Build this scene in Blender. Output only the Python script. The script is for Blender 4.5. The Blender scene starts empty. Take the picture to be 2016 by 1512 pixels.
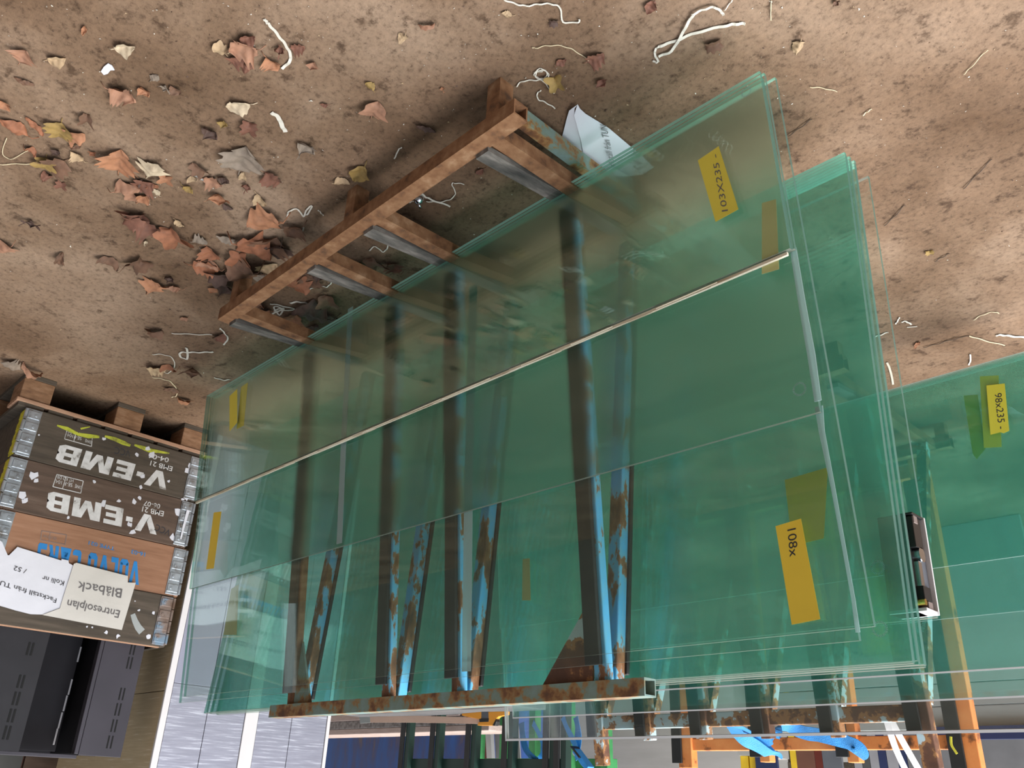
import bpy, bmesh, math, random
from mathutils import Vector, Matrix
sc = bpy.context.scene
C = sc.collection
# ------------------------------------------------------------------ camera
YAW, PITCH, ROLL = 0.80854942, 0.45029444, 0.04234496
CP = Vector((-0.98818443, -0.91533825, 1.41220345))
FPX = 1674.7724
FWD = Vector((math.sin(YAW)*math.cos(PITCH), math.cos(YAW)*math.cos(PITCH), -math.sin(PITCH)))
_r = Vector((math.cos(YAW), -math.sin(YAW), 0)); _u = _r.cross(FWD)
RT = _r*math.cos(ROLL) + _u*math.sin(ROLL)
UP = -_r*math.sin(ROLL) + _u*math.cos(ROLL)
cam = bpy.data.cameras.new('camera'); cam_o = bpy.data.objects.new('camera', cam); C.objects.link(cam_o)
cam.sensor_width = 36.0; cam.lens = FPX/2016*36.0; cam.clip_start = 0.02; cam.clip_end = 200
# the photographer held the phone upside down: right and up are both reversed
M = Matrix((( -RT.x, -UP.x, -FWD.x, CP.x), (-RT.y, -UP.y, -FWD.y, CP.y), (-RT.z, -UP.z, -FWD.z, CP.z), (0,0,0,1)))
cam_o.matrix_world = M
sc.camera = cam_o
# ------------------------------------------------------------------ light
w = bpy.data.worlds.new('daylight'); sc.world = w; w.use_nodes = True
wn = w.node_tree.nodes; bgn = wn['Background']; bgn.inputs[0].default_value = (0.93, 0.95, 1.0, 1); bgn.inputs[1].default_value = 0.50
def sun(name, d, e, ang, col):
    l = bpy.data.lights.new(name, 'SUN'); l.energy = e; l.angle = math.radians(ang); l.color = col
    o = bpy.data.objects.new(name, l); C.objects.link(o)
    o.rotation_euler = Vector(d).to_track_quat('-Z', 'Y').to_euler(); return o
sun('soft_daylight', (0.45, -0.5, -1.0), 1.5, 40, (1.0, 0.88, 0.74))
al = bpy.data.lights.new('skylight', 'AREA'); al.shape = 'RECTANGLE'; al.size = 3.5; al.size_y = 5; al.energy = 400; al.color = (.86,.92,1.0)
ao = bpy.data.objects.new('skylight', al); C.objects.link(ao); ao.location = (-3.2, 1.8, 4.2); ao.rotation_euler = Vector((1.6,-.8,-4)).to_track_quat('-Z','Y').to_euler()
bl = bpy.data.lights.new('rear_fill_light', 'AREA'); bl.shape = 'RECTANGLE'; bl.size = 6; bl.size_y = 1.6; bl.energy = 170; bl.color = (1.0,.97,.94)  # added fill lamp that brightens the back wall and the glass
bo_ = bpy.data.objects.new('rear_fill_light', bl); C.objects.link(bo_); bo_.location = (.8, 4.0, 4.4); bo_.rotation_euler = Vector((0,.25,-1)).to_track_quat('-Z','Y').to_euler()
sc.view_settings.view_transform = 'Standard'; sc.view_settings.look = 'None'
sc.view_settings.exposure = 0.5; sc.view_settings.gamma = 1.0; sc.view_settings.use_curve_mapping = False
sc.cycles.transparent_max_bounces = 64; sc.cycles.max_bounces = 8; sc.cycles.glossy_bounces = 4
sc.cycles.transmission_bounces = 4; sc.cycles.diffuse_bounces = 2
sc.cycles.use_adaptive_sampling = True; sc.cycles.adaptive_threshold = 0.05
sc.cycles.caustics_reflective = False; sc.cycles.caustics_refractive = False

# ------------------------------------------------------------------ photo pixel -> point on a plane of the place
def ray(q):
    du = 1008 - q[0]; dv = 756 - q[1]
    return FWD*FPX + RT*du - UP*dv
def onz(q, z=0.0):
    d = ray(q); return CP + d*((z-CP.z)/d.z)
def ony(q, y):
    d = ray(q); return CP + d*((y-CP.y)/d.y)
def onx(q, x):
    d = ray(q); return CP + d*((x-CP.x)/d.x)
def onpl(q, y0, z0, sl):
    d = ray(q); t = (y0 + sl*(CP.z-z0) - CP.y)/(d.y - sl*d.z); return CP + d*t

# ------------------------------------------------------------------ materials
def newmat(name):
    m = bpy.data.materials.new(name); m.use_nodes = True
    nt = m.node_tree; b = nt.nodes['Principled BSDF']; return m, nt, b
def plain(name, col, rough=.6, metal=0, spec=.5, bump=0, bscale=60, var=.12, vscale=9):
    m, nt, b = newmat(name)
    b.inputs['Roughness'].default_value = rough; b.inputs['Metallic'].default_value = metal
    b.inputs['Specular IOR Level'].default_value = spec
    tc = nt.nodes.new('ShaderNodeTexCoord')
    n = nt.nodes.new('ShaderNodeTexNoise'); n.inputs['Scale'].default_value = vscale; n.inputs['Detail'].default_value = 5
    nt.links.new(tc.outputs['Object'], n.inputs['Vector'])
    r = nt.nodes.new('ShaderNodeValToRGB')
    r.color_ramp.elements[0].position = .3; r.color_ramp.elements[1].position = .7
    r.color_ramp.elements[0].color = [c*(1-var) for c in col]+[1]; r.color_ramp.elements[1].color = [min(1, c*(1+var)) for c in col]+[1]
    nt.links.new(n.outputs['Fac'], r.inputs['Fac']); nt.links.new(r.outputs['Color'], b.inputs['Base Color'])
    if bump:
        n2 = nt.nodes.new('ShaderNodeTexNoise'); n2.inputs['Scale'].default_value = bscale; n2.inputs['Detail'].default_value = 6
        nt.links.new(tc.outputs['Object'], n2.inputs['Vector'])
        bp = nt.nodes.new('ShaderNodeBump'); bp.inputs['Strength'].default_value = bump; bp.inputs['Distance'].default_value = .01
        nt.links.new(n2.outputs['Fac'], bp.inputs['Height']); nt.links.new(bp.outputs['Normal'], b.inputs['Normal'])
    return m
def ramp_mat(name, stops, scale=20, stretch=(1,1,1), rough=.7, metal=0, bump=.2, detail=8, dist=0, constant=False, rough2=.6):
    m, nt, b = newmat(name)
    b.inputs['Roughness'].default_value = rough; b.inputs['Metallic'].default_value = metal
    tc = nt.nodes.new('ShaderNodeTexCoord'); mp = nt.nodes.new('ShaderNodeMapping'); mp.inputs['Scale'].default_value = stretch
    nt.links.new(tc.outputs['Object'], mp.inputs['Vector'])
    n = nt.nodes.new('ShaderNodeTexNoise'); n.inputs['Scale'].default_value = scale; n.inputs['Detail'].default_value = detail
    n.inputs['Roughness'].default_value = rough2; n.inputs['Distortion'].default_value = dist
    nt.links.new(mp.outputs['Vector'], n.inputs['Vector'])
    r = nt.nodes.new('ShaderNodeValToRGB'); cr = r.color_ramp
    while len(cr.elements) < len(stops): cr.elements.new(.5)
    for e, (p, c) in zip(cr.elements, stops): e.position = p; e.color = (*c, 1)
    nt.links.new(n.outputs['Fac'], r.inputs['Fac']); nt.links.new(r.outputs['Color'], b.inputs['Base Color'])
    if bump:
        bp = nt.nodes.new('ShaderNodeBump'); bp.inputs['Strength'].default_value = bump; bp.inputs['Distance'].default_value = .004
        nt.links.new(n.outputs['Fac'], bp.inputs['Height']); nt.links.new(bp.outputs['Normal'], b.inputs['Normal'])
    return m
RUST, RUST_D, RUST_O = (.20,.085,.035), (.075,.035,.02), (.42,.19,.07)
MAT = {}
MAT['rust_brown'] = ramp_mat('rusty brown steel', [(.32,(.075,.036,.018)),(.45,(.19,.085,.035)),(.58,(.25,.125,.058)),(.70,(.36,.21,.115))], 22, rough=.75)
MAT['rust_teal'] = ramp_mat('teal paint over rust', [(.32,RUST_D),(.41,(.17,.075,.03)),(.46,(.27,.14,.05)),(.495,(.26,.19,.09)),(.525,(.18,.24,.19)),(.70,(.20,.30,.29))], 18, rough=.6)
MAT['rust_blue'] = ramp_mat('sky blue paint with rust', [(.30,RUST_D),(.42,RUST),(.475,(.30,.15,.07)),(.50,(.17,.48,.66)),(.62,(.11,.48,.84)),(.75,(.22,.55,.78))], 22, stretch=(1,1,.45), rough=.5)
MAT['rust_pale'] = ramp_mat('pale blue flaking paint on brown rust', [(.35,(.11,.05,.03)),(.455,(.17,.075,.04)),(.475,(.40,.19,.07)),(.53,(.33,.16,.07)),(.545,(.50,.60,.60)),(.8,(.42,.68,.80))], 11, rough=.7)
MAT['orange'] = ramp_mat('orange paint with rust', [(.3,RUST_D),(.37,(.35,.12,.04)),(.42,(.80,.26,.07)),(.8,(.92,.38,.12))], 10, rough=.5)
MAT['rubber'] = plain('black rubber', (.022,.021,.020), .55, var=.25, bump=.05)
MAT['rubber_worn'] = ramp_mat('worn rubber strip', [(.3,(.03,.028,.025)),(.5,(.10,.09,.078)),(.7,(.25,.22,.19))], 18, stretch=(2,.5,1), rough=.8)
MAT['dark_green'] = plain('dark green paint', (.018,.045,.035), .4)
MAT['green'] = plain('mid green paint', (.06,.30,.10), .45, var=.3)
MAT['paper'] = plain('white paper', (.64,.64,.68), .8, var=.03, bump=.15, bscale=18)
MAT['paper_cream'] = plain('off white paper', (.58,.55,.50), .8, var=.03, bump=.15, bscale=18)
MAT['ink'] = plain('black ink', (.03,.03,.035), .7)
MAT['grey_ink'] = plain('grey marker', (.13,.12,.12), .7)
MAT['white_ink'] = ramp_mat('worn white stencil paint', [(.33,(.22,.20,.18)),(.42,(.55,.54,.52)),(.7,(.72,.71,.70))], 30, rough=.8, bump=0)
MAT['blue_ink'] = plain('blue stencil paint', (.02,.19,.47), .6)
MAT['steel_grey'] = plain('grey stencil paint', (.20,.15,.13), .7)
MAT['yellow_paint'] = ramp_mat('worn yellow paint', [(.30,(.10,.08,.03)),(.40,(.55,.50,.03)),(.7,(.78,.70,.04))], 20, rough=.5)
MAT['green_smear'] = ramp_mat('yellow green paint smear', [(.35,(.16,.14,.04)),(.5,(.42,.45,.04)),(.7,(.55,.56,.06))], 30, rough=.6, bump=0)
MAT['galv'] = ramp_mat('galvanised hinge metal', [(.3,(.20,.17,.14)),(.45,(.42,.46,.50)),(.7,(.62,.68,.74))], 24, rough=.35, metal=.7)
MAT['galv_dark'] = ramp_mat('rusty hinge metal', [(.35,(.16,.10,.07)),(.52,(.26,.20,.17)),(.62,(.20,.28,.36))], 14, rough=.5, metal=.4)
wd = lambda n, a, b_, c, rough=.8, st=(14,.9,9): ramp_mat(n, [(.3,a),(.5,b_),(.7,c)], 5, stretch=st, rough=rough, bump=.3, detail=10)
MAT['wood_dark'] = wd('dark weathered board', (.045,.034,.024),(.072,.055,.038),(.105,.08,.058))
MAT['wood_dark2'] = wd('brown weathered board', (.062,.040,.027),(.095,.060,.041),(.135,.09,.065))
MAT['ply'] = wd('light brown plywood', (.22,.105,.055),(.29,.145,.08),(.34,.18,.105))
MAT['wood_pale'] = wd('raw pink pine', (.30,.16,.09),(.42,.24,.15),(.50,.31,.20))
MAT['wood_block'] = wd('rough brown timber block', (.16,.08,.04),(.25,.13,.065),(.33,.19,.11), st=(4,4,14))
MAT['lath'] = ramp_mat('pale splintered lath', [(.3,(.35,.26,.15)),(.45,(.68,.58,.42)),(.7,(.85,.78,.62))], 20, stretch=(.4,6,6), rough=.8)
MAT['black_steel'] = plain('black painted steel', (.05,.045,.055), .45, spec=.3, var=.2, vscale=3)
MAT['black_steel_dim'] = plain('shaded black steel plate', (.026,.025,.028), .55, spec=.2)  # same black steel, darkened in colour for the front plate in shade
MAT['black_steel_shade'] = plain('shaded black steel inside', (.014,.013,.015), .7, spec=.12)  # same black steel with the shade inside the cabinet put into its colour
MAT['black_hole'] = plain('dark slot', (.003,.003,.003), .9)
MAT['alu'] = ramp_mat('scratched silver film', [(.38,(.31,.31,.37)),(.55,(.37,.37,.44)),(.66,(.60,.61,.68))], 6, stretch=(1,1.2,22), rough=.38, metal=.35, bump=.06, detail=6)
MAT['alu_smooth'] = plain('smooth silver sheet', (.33,.33,.41), .4, .3, var=.04)
MAT['brass'] = ramp_mat('brushed bronze sheet', [(.38,(.62,.47,.27)),(.58,(.70,.54,.33)),(.70,(.86,.75,.58))], 5, stretch=(1.2,1,22), rough=.35, metal=.15, bump=.05, detail=6)
MAT['white_trim'] = plain('white plastic trim', (.68,.65,.64), .4, var=.02)
MAT['yellow_tape'] = plain('yellow masking tape', (.80,.56,.045), .6, var=.06)
MAT['lime_tape'] = plain('lime yellow paper tape', (.72,.66,.06), .6, var=.06)
MAT['lemon_tape'] = plain('lemon masking tape', (.72,.60,.07), .6, var=.06)
MAT['pale_tape'] = plain('pale tape', (.50,.50,.20), .6, var=.06)
MAT['strap_blue'] = plain('blue woven webbing', (.03,.27,.66), .6, bump=.4, bscale=250, var=.15)
MAT['white_plastic'] = plain('white plastic strip', (.60,.56,.48), .45, var=.05)
MAT['straw'] = plain('pale straw', (.62,.52,.34), .7)
MAT['twig'] = plain('dark twig', (.07,.045,.03), .8)
MAT['orange_plastic'] = plain('orange plastic', (.92,.36,.03), .4, var=.04)
MAT['saw_steel'] = plain('saw steel with painted pink reflection', (.70,.47,.36), .4, 0, var=.06)  # pink of the reflected wood is painted into the base colour
MAT['black_plastic'] = plain('black plastic', (.012,.012,.012), .35)
MAT['chrome'] = plain('bright steel', (.55,.58,.62), .2, 1.0, var=.05)
MAT['brass_screw'] = plain('brass screw', (.75,.52,.12), .25, 1.0)
MAT['grey_sheet'] = plain('grey sheet', (.34,.36,.35), .5, var=.05)
MAT['blue_steel'] = ramp_mat('dark blue paint with rust runs', [(.28,(.14,.09,.06)),(.40,(.05,.06,.16)),(.55,(.025,.075,.25)),(.75,(.02,.10,.36))], 3, stretch=(3,3,.8), rough=.5)
MAT['red_brown'] = plain('dark red sheet', (.13,.02,.012), .5)
MAT['navy'] = plain('navy sheet', (.02,.03,.09), .5)
MAT['slate'] = plain('slate grey sheet', (.12,.125,.14), .5)
MAT['brown_sheet'] = plain('brown sheet', (.16,.065,.04), .6)
MAT['grey_light'] = plain('light grey sheet', (.30,.29,.30), .6)
MAT['grey_mid'] = plain('mid grey sheet', (.17,.165,.165), .6)
MAT['grey_dark'] = plain('dark grey sheet', (.075,.075,.07), .6)
MAT['yellow_sheet'] = plain('yellow board', (.80,.52,.03), .5)
MAT['board_pink'] = ramp_mat('pink grey board edge', [(.3,(.45,.33,.28)),(.7,(.62,.50,.45))], 14, stretch=(.6,3,6), rough=.85)
MAT['board_grey'] = ramp_mat('grey fibre board edge', [(.35,(.15,.13,.12)),(.6,(.34,.31,.29))], 40, rough=.9)

def glass_mat(name, tint, haze=.02, hazecol=(.45,.5,.45), streak=None):
    m = bpy.data.materials.new(name); m.use_nodes = True; nt = m.node_tree; nt.nodes.clear()
    out = nt.nodes.new('ShaderNodeOutputMaterial')
    tr = nt.nodes.new('ShaderNodeBsdfTransparent'); tr.inputs[0].default_value = (*tint, 1)
    gl = nt.nodes.new('ShaderNodeBsdfGlossy'); gl.inputs['Roughness'].default_value = .0; gl.inputs['Color'].default_value = (.9,1,.96,1)
    lw = nt.nodes.new('ShaderNodeLayerWeight'); lw.inputs['Blend'].default_value = .5
    # Schlick from facing
    pw = nt.nodes.new('ShaderNodeMath'); pw.operation = 'POWER'; pw.inputs[1].default_value = 5
    nt.links.new(lw.outputs['Facing'], pw.inputs[0])
    ma = nt.nodes.new('ShaderNodeMath'); ma.operation = 'MULTIPLY_ADD'; ma.inputs[1].default_value = .96; ma.inputs[2].default_value = .04
    nt.links.new(pw.outputs[0], ma.inputs[0])
    mx = nt.nodes.new('ShaderNodeMixShader'); nt.links.new(ma.outputs[0], mx.inputs[0])
    nt.links.new(tr.outputs[0], mx.inputs[1]); nt.links.new(gl.outputs[0], mx.inputs[2])
    last = mx
    if haze:
        rr = None
        if streak:
            tc = nt.nodes.new('ShaderNodeTexCoord'); mp = nt.nodes.new('ShaderNodeMapping'); mp.inputs['Scale'].default_value = streak
            nt.links.new(tc.outputs['Object'], mp.inputs['Vector'])
            n = nt.nodes.new('ShaderNodeTexNoise'); n.inputs['Scale'].default_value = 3; n.inputs['Detail'].default_value = 3; n.inputs['Roughness'].default_value = .65
            nt.links.new(mp.outputs['Vector'], n.inputs['Vector'])
            rr = nt.nodes.new('ShaderNodeMapRange'); rr.inputs['From Min'].default_value = .35; rr.inputs['From Max'].default_value = .75
            rr.inputs['To Min'].default_value = haze*.5; rr.inputs['To Max'].default_value = haze*2.2
            nt.links.new(n.outputs['Fac'], rr.inputs['Value'])
        d1 = nt.nodes.new('ShaderNodeBsdfDiffuse'); d1.inputs[0].default_value = (*hazecol, 1)
        d2 = nt.nodes.new('ShaderNodeBsdfTranslucent'); d2.inputs[0].default_value = (*hazecol, 1)
        df = nt.nodes.new('ShaderNodeMixShader'); df.inputs[0].default_value = .5; nt.links.new(d1.outputs[0], df.inputs[1]); nt.links.new(d2.outputs[0], df.inputs[2])
        m2 = nt.nodes.new('ShaderNodeMixShader'); m2.inputs[0].default_value = haze
        if rr: nt.links.new(rr.outputs['Result'], m2.inputs[0])
        nt.links.new(mx.outputs[0], m2.inputs[1]); nt.links.new(df.outputs[0], m2.inputs[2]); last = m2
    nt.links.new(last.outputs[0], out.inputs[0]); return m
def frosted_mat(name, tint):
    m = bpy.data.materials.new(name); m.use_nodes = True; nt = m.node_tree; nt.nodes.clear()
    out = nt.nodes.new('ShaderNodeOutputMaterial')
    tr = nt.nodes.new('ShaderNodeBsdfTransparent'); tr.inputs[0].default_value = (*tint, 1)
    rf = nt.nodes.new('ShaderNodeBsdfRefraction'); rf.inputs['Color'].default_value = (*tint,1); rf.inputs['Roughness'].default_value = .75; rf.inputs['IOR'].default_value = .76   # the satin face is met from inside the pane
    df = nt.nodes.new('ShaderNodeBsdfDiffuse'); df.inputs[0].default_value = (.26,.56,.46,1)
    a = nt.nodes.new('ShaderNodeMixShader'); a.inputs[0].default_value = .70; nt.links.new(tr.outputs[0], a.inputs[1]); nt.links.new(rf.outputs[0], a.inputs[2])
    b = nt.nodes.new('ShaderNodeMixShader'); b.inputs[0].default_value = .03; nt.links.new(a.outputs[0], b.inputs[1]); nt.links.new(df.outputs[0], b.inputs[2])
    nt.links.new(b.outputs[0], out.inputs[0]); return m
def edge_mat(name, col, t=.35):
    m = bpy.data.materials.new(name); m.use_nodes = True; nt = m.node_tree; nt.nodes.clear()
    out = nt.nodes.new('ShaderNodeOutputMaterial')
    tr = nt.nodes.new('ShaderNodeBsdfTransparent'); tr.inputs[0].default_value = (.45,.75,.63,1)
    df = nt.nodes.new('ShaderNodeBsdfTranslucent'); df.inputs[0].default_value = (*col,1)
    d2 = nt.nodes.new('ShaderNodeBsdfDiffuse'); d2.inputs[0].default_value = (*col,1)
    gl = nt.nodes.new('ShaderNodeBsdfGlossy'); gl.inputs['Roughness'].default_value = .15
    a = nt.nodes.new('ShaderNodeMixShader'); a.inputs[0].default_value = .5; nt.links.new(df.outputs[0], a.inputs[1]); nt.links.new(d2.outputs[0], a.inputs[2])
    b = nt.nodes.new('ShaderNodeMixShader'); b.inputs[0].default_value = t; nt.links.new(a.outputs[0], b.inputs[1]); nt.links.new(tr.outputs[0], b.inputs[2])
    c = nt.nodes.new('ShaderNodeMixShader'); c.inputs[0].default_value = .08; nt.links.new(b.outputs[0], c.inputs[1]); nt.links.new(gl.outputs[0], c.inputs[2])
    nt.links.new(c.outputs[0], out.inputs[0]); return m
MAT['glass'] = glass_mat('clear float glass', (.962,.991,.980), .005)
MAT['glass_green'] = glass_mat('green float glass', (.922,.986,.977), .030, (.26,.66,.56))  # green haze here and below stands in for light bouncing between panes
MAT['glass_far'] = glass_mat('thick green float glass', (.862,.982,.966), .085, (.23,.64,.53))
MAT['glass_dusty'] = glass_mat('dusty float glass', (.955,.990,.977), .012, (.5,.55,.48), (.5,1,2))
MAT['glass_clear'] = glass_mat('white float glass', (.985,.99,.985), .01)
MAT['frosted'] = frosted_mat('satin etched glass face', (.95,1,.985))
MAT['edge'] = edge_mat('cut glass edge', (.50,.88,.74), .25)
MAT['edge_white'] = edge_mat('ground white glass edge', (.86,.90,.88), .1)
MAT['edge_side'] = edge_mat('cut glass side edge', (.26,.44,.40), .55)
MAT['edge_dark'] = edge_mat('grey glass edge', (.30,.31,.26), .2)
MAT['clear_strip'] = edge_mat('clear plastic edge strip', (.70,.80,.84), .45)

# floor
def floor_mat():
    m, nt, b = newmat('dirty concrete floor'); L = nt.links.new
    tc = nt.nodes.new('ShaderNodeTexCoord')
    def noise(s, d=8, r=.6, dist=0):
        n = nt.nodes.new('ShaderNodeTexNoise'); n.inputs['Scale'].default_value = s; n.inputs['Detail'].default_value = d
        n.inputs['Roughness'].default_value = r; n.inputs['Distortion'].default_value = dist; L(tc.outputs['Object'], n.inputs['Vector']); return n
    def ramp(src, stops):
        r = nt.nodes.new('ShaderNodeValToRGB'); cr = r.color_ramp
        while len(cr.elements) < len(stops): cr.elements.new(.5)
        for e, (p, c) in zip(cr.elements, stops): e.position = p; e.color = (*c, 1)
        L(src, r.inputs['Fac']); return r
    a = ramp(noise(1.7, 8, .55, .4).outputs['Fac'], [(.33,(.092,.052,.028)),(.5,(.168,.106,.066)),(.67,(.262,.182,.125))])
    g = ramp(noise(70, 6, .75).outputs['Fac'], [(.30,(.42,.38,.35)),(.47,(.98,.97,.96)),(.72,(1.25,1.23,1.2))])
    k = ramp(noise(16, 4, .7).outputs['Fac'], [(.33,(.45,.41,.38)),(.43,(1,1,1)),(.7,(1.1,1.09,1.08))])
    def mul(x, y):
        mx = nt.nodes.new('ShaderNodeMix'); mx.data_type = 'RGBA'; mx.blend_type = 'MULTIPLY'; mx.inputs[0].default_value = 1
        L(x, mx.inputs[6]); L(y, mx.inputs[7]); return mx.outputs[2]
    L(mul(mul(a.outputs[0], g.outputs[0]), k.outputs[0]), b.inputs['Base Color'])
    b.inputs['Roughness'].default_value = .85; b.inputs['Specular IOR Level'].default_value = .25
    bp = nt.nodes.new('ShaderNodeBump'); bp.inputs['Strength'].default_value = .55; bp.inputs['Distance'].default_value = .008
    L(noise(45, 8, .7).outputs['Fac'], bp.inputs['Height']); L(bp.outputs['Normal'], b.inputs['Normal'])
    return m
MAT['floor'] = floor_mat()
MAT['wall_dark'] = ramp_mat('dark wall for reflections', [(.3,(.10,.085,.07)),(.7,(.17,.15,.125))], 3, stretch=(.5,1,3), rough=.9)
MAT['wall'] = ramp_mat('grey concrete wall', [(.3,(.40,.39,.36)),(.7,(.48,.47,.44))], 3, stretch=(.5,1,3), rough=.9)

# ------------------------------------------------------------------ mesh helpers
class MB:
    def __init__(s): s.bm = bmesh.new()
    def box(s, lo, hi, mi=0):
        x0,y0,z0 = lo; x1,y1,z1 = hi
        v = [s.bm.verts.new(p) for p in ((x0,y0,z0),(x1,y0,z0),(x1,y1,z0),(x0,y1,z0),(x0,y0,z1),(x1,y0,z1),(x1,y1,z1),(x0,y1,z1))]
        for f in ((3,2,1,0),(4,5,6,7),(0,1,5,4),(1,2,6,5),(2,3,7,6),(3,0,4,7)):
            fc = s.bm.faces.new([v[i] for i in f]); fc.material_index = mi
        return s
    def bar(s, p, q, w_, h, side=(1,0,0), mi=0, caps=True):
        p, q = Vector(p), Vector(q); d = (q-p).normalized(); sd = Vector(side); sd = (sd - d*sd.dot(d)).normalized(); n = d.cross(sd)
        off = [sd*a*w_/2 + n*b*h/2 for a, b in ((-1,-1),(1,-1),(1,1),(-1,1))]
        A = [s.bm.verts.new(p+o) for o in off]; B = [s.bm.verts.new(q+o) for o in off]
        for i in range(4):
            j = (i+1) % 4; s.bm.faces.new((A[i],A[j],B[j],B[i])).material_index = mi
        if caps:
            s.bm.faces.new(A[::-1]).material_index = mi; s.bm.faces.new(B).material_index = mi
        return s
    def tube(s, p, q, w_, h, t=.004, side=(1,0,0), mi=0):
        p, q = Vector(p), Vector(q); d = (q-p).normalized(); sd = Vector(side); sd = (sd - d*sd.dot(d)).normalized(); n = d.cross(sd)
        cs = ((-1,-1),(1,-1),(1,1),(-1,1))
        R = []
        for base in (p, q):
            R.append([s.bm.verts.new(base + sd*a*w_/2 + n*b*h/2) for a,b in cs])
            R.append([s.bm.verts.new(base + sd*a*(w_/2-t) + n*b*(h/2-t)) for a,b in cs])
        oA,iA,oB,iB = R
        for i in range(4):
            j = (i+1) % 4
            for f in ((oA[i],oA[j],oB[j],oB[i]),(iA[j],iA[i],iB[i],iB[j]),(oA[j],oA[i],iA[i],iA[j]),(oB[i],oB[j],iB[j],iB[i])):
                s.bm.faces.new(f).material_index = mi
        return s
    def prism(s, pts, vec, mi=0):
        vec = Vector(vec); A = [s.bm.verts.new(Vector(p)) for p in pts]; B = [s.bm.verts.new(Vector(p)+vec) for p in pts]
        s.bm.faces.new(A[::-1]).material_index = mi; s.bm.faces.new(B).material_index = mi
        for i in range(len(A)):
            j = (i+1) % len(A); s.bm.faces.new((A[i],A[j],B[j],B[i])).material_index = mi
        return s
    def cyl(s, p, q, r, n=12, mi=0, r2=None):
        p, q = Vector(p), Vector(q); d = (q-p).normalized(); a = d.orthogonal().normalized(); b = d.cross(a); r2 = r if r2 is None else r2
        A = [s.bm.verts.new(p+(a*math.cos(6.28319*i/n)+b*math.sin(6.28319*i/n))*r) for i in range(n)]
        B = [s.bm.verts.new(q+(a*math.cos(6.28319*i/n)+b*math.sin(6.28319*i/n))*r2) for i in range(n)]
        s.bm.faces.new(A[::-1]).material_index = mi; s.bm.faces.new(B).material_index = mi
        for i in range(n):
            j = (i+1) % n; s.bm.faces.new((A[i],A[j],B[j],B[i])).material_index = mi
        return s
    def ribbon(s, pts, w_, th=.0012, up=(0,0,1), mi=0):
        # a flat band along a path; up is its normal, or one normal per point
        pts = [Vector(p) for p in pts]; n = len(pts); rings = []
        for i, p in enumerate(pts):
            d = (pts[min(i+1,n-1)] - pts[max(i-1,0)]).normalized()
            u = Vector(up[i]) if isinstance(up, list) else Vector(up)
            sd = d.cross(u)
            sd = sd.normalized() if sd.length > 1e-6 else d.orthogonal().normalized()
            u = sd.cross(d).normalized(); ww = w_[i] if isinstance(w_, list) else w_
            rings.append([s.bm.verts.new(p + sd*a*ww/2 + u*b*th/2) for a,b in ((-1,-1),(1,-1),(1,1),(-1,1))])
        for A, B in zip(rings, rings[1:]):
            for i in range(4):
                j = (i+1) % 4; s.bm.faces.new((A[i],A[j],B[j],B[i])).material_index = mi
        s.bm.faces.new(rings[0][::-1]).material_index = mi; s.bm.faces.new(rings[-1]).material_index = mi
        return s
    def build(s, name, mats, parent=None, smooth=False, bevel=0):
        me = bpy.data.meshes.new(name); bmesh.ops.recalc_face_normals(s.bm, faces=s.bm.faces[:]); s.bm.to_mesh(me); s.bm.free()
        o = bpy.data.objects.new(name, me); C.objects.link(o)
        for m in (mats if isinstance(mats, (list, tuple)) else [mats]): me.materials.append(MAT[m] if isinstance(m, str) else m)
        if parent is not None:
            o.parent = parent; o.matrix_parent_inverse = parent.matrix_basis.inverted()
        if smooth:
            for p in me.polygons: p.use_smooth = True
        if bevel:
            bv = o.modifiers.new('bevel', 'BEVEL'); bv.width = bevel; bv.segments = 2; bv.limit_method = 'ANGLE'
        return o
def tag(o, label=None, cat=None, group=None, kind=None):
    if label: o['label'] = label
    if cat: o['category'] = cat
    if group: o['group'] = group
    if kind: o['kind'] = kind
    return o
def empty(name, loc, label=None, cat=None, group=None):
    o = bpy.data.objects.new(name, None); o.empty_display_size = .05; C.objects.link(o); o.location = loc
    return tag(o, label, cat, group)
def spline(pts, sub=6):
    pts = [Vector(p) for p in pts]; out = []
    for i in range(len(pts)-1):
        p0, p1, p2, p3 = pts[max(i-1,0)], pts[i], pts[i+1], pts[min(i+2,len(pts)-1)]
        for k in range(sub):
            t = k/sub
            out.append(.5*((2*p1)+(p2-p0)*t+(2*p0-5*p1+4*p2-p3)*t*t+(3*p1-p0-3*p2+p3)*t**3))
    out.append(pts[-1]); return out
def lettering(name, txt, mat, parent, A, B, T, nrm, bold=0.0, lift=.0006, skew=True):
    """Writing whose baseline runs from A to B and whose capitals reach T above A; nrm is the surface normal."""
    A, B, T, nrm = Vector(A), Vector(B), Vector(T), Vector(nrm).normalized()
    cu = bpy.data.curves.new(name, 'FONT'); cu.body = txt; cu.size = 1; cu.extrude = 0; cu.offset = bold; cu.resolution_u = 3
    to = bpy.data.objects.new(name+'_c', cu); C.objects.link(to)
    bpy.context.view_layer.update()
    dg = bpy.context.evaluated_depsgraph_get(); me = bpy.data.meshes.new_from_object(to.evaluated_get(dg))
    bpy.data.objects.remove(to); bpy.data.curves.remove(cu)
    xs = [v.co.x for v in me.vertices]; ys = [v.co.y for v in me.vertices]
    x0, x1 = min(xs), max(xs); cap = .70
    X = (B-A)/(x1-x0); Y = (T-A)/cap
    for v in me.vertices: v.co = A + X*(v.co.x-x0) + Y*v.co.y + nrm*lift
    me.materials.clear(); me.materials.append(MAT[mat]); o = bpy.data.objects.new(name, me); C.objects.link(o)
    o.parent = parent; o.matrix_parent_inverse = parent.matrix_basis.inverted()
    return o
rnd = random.Random(7)
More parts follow.
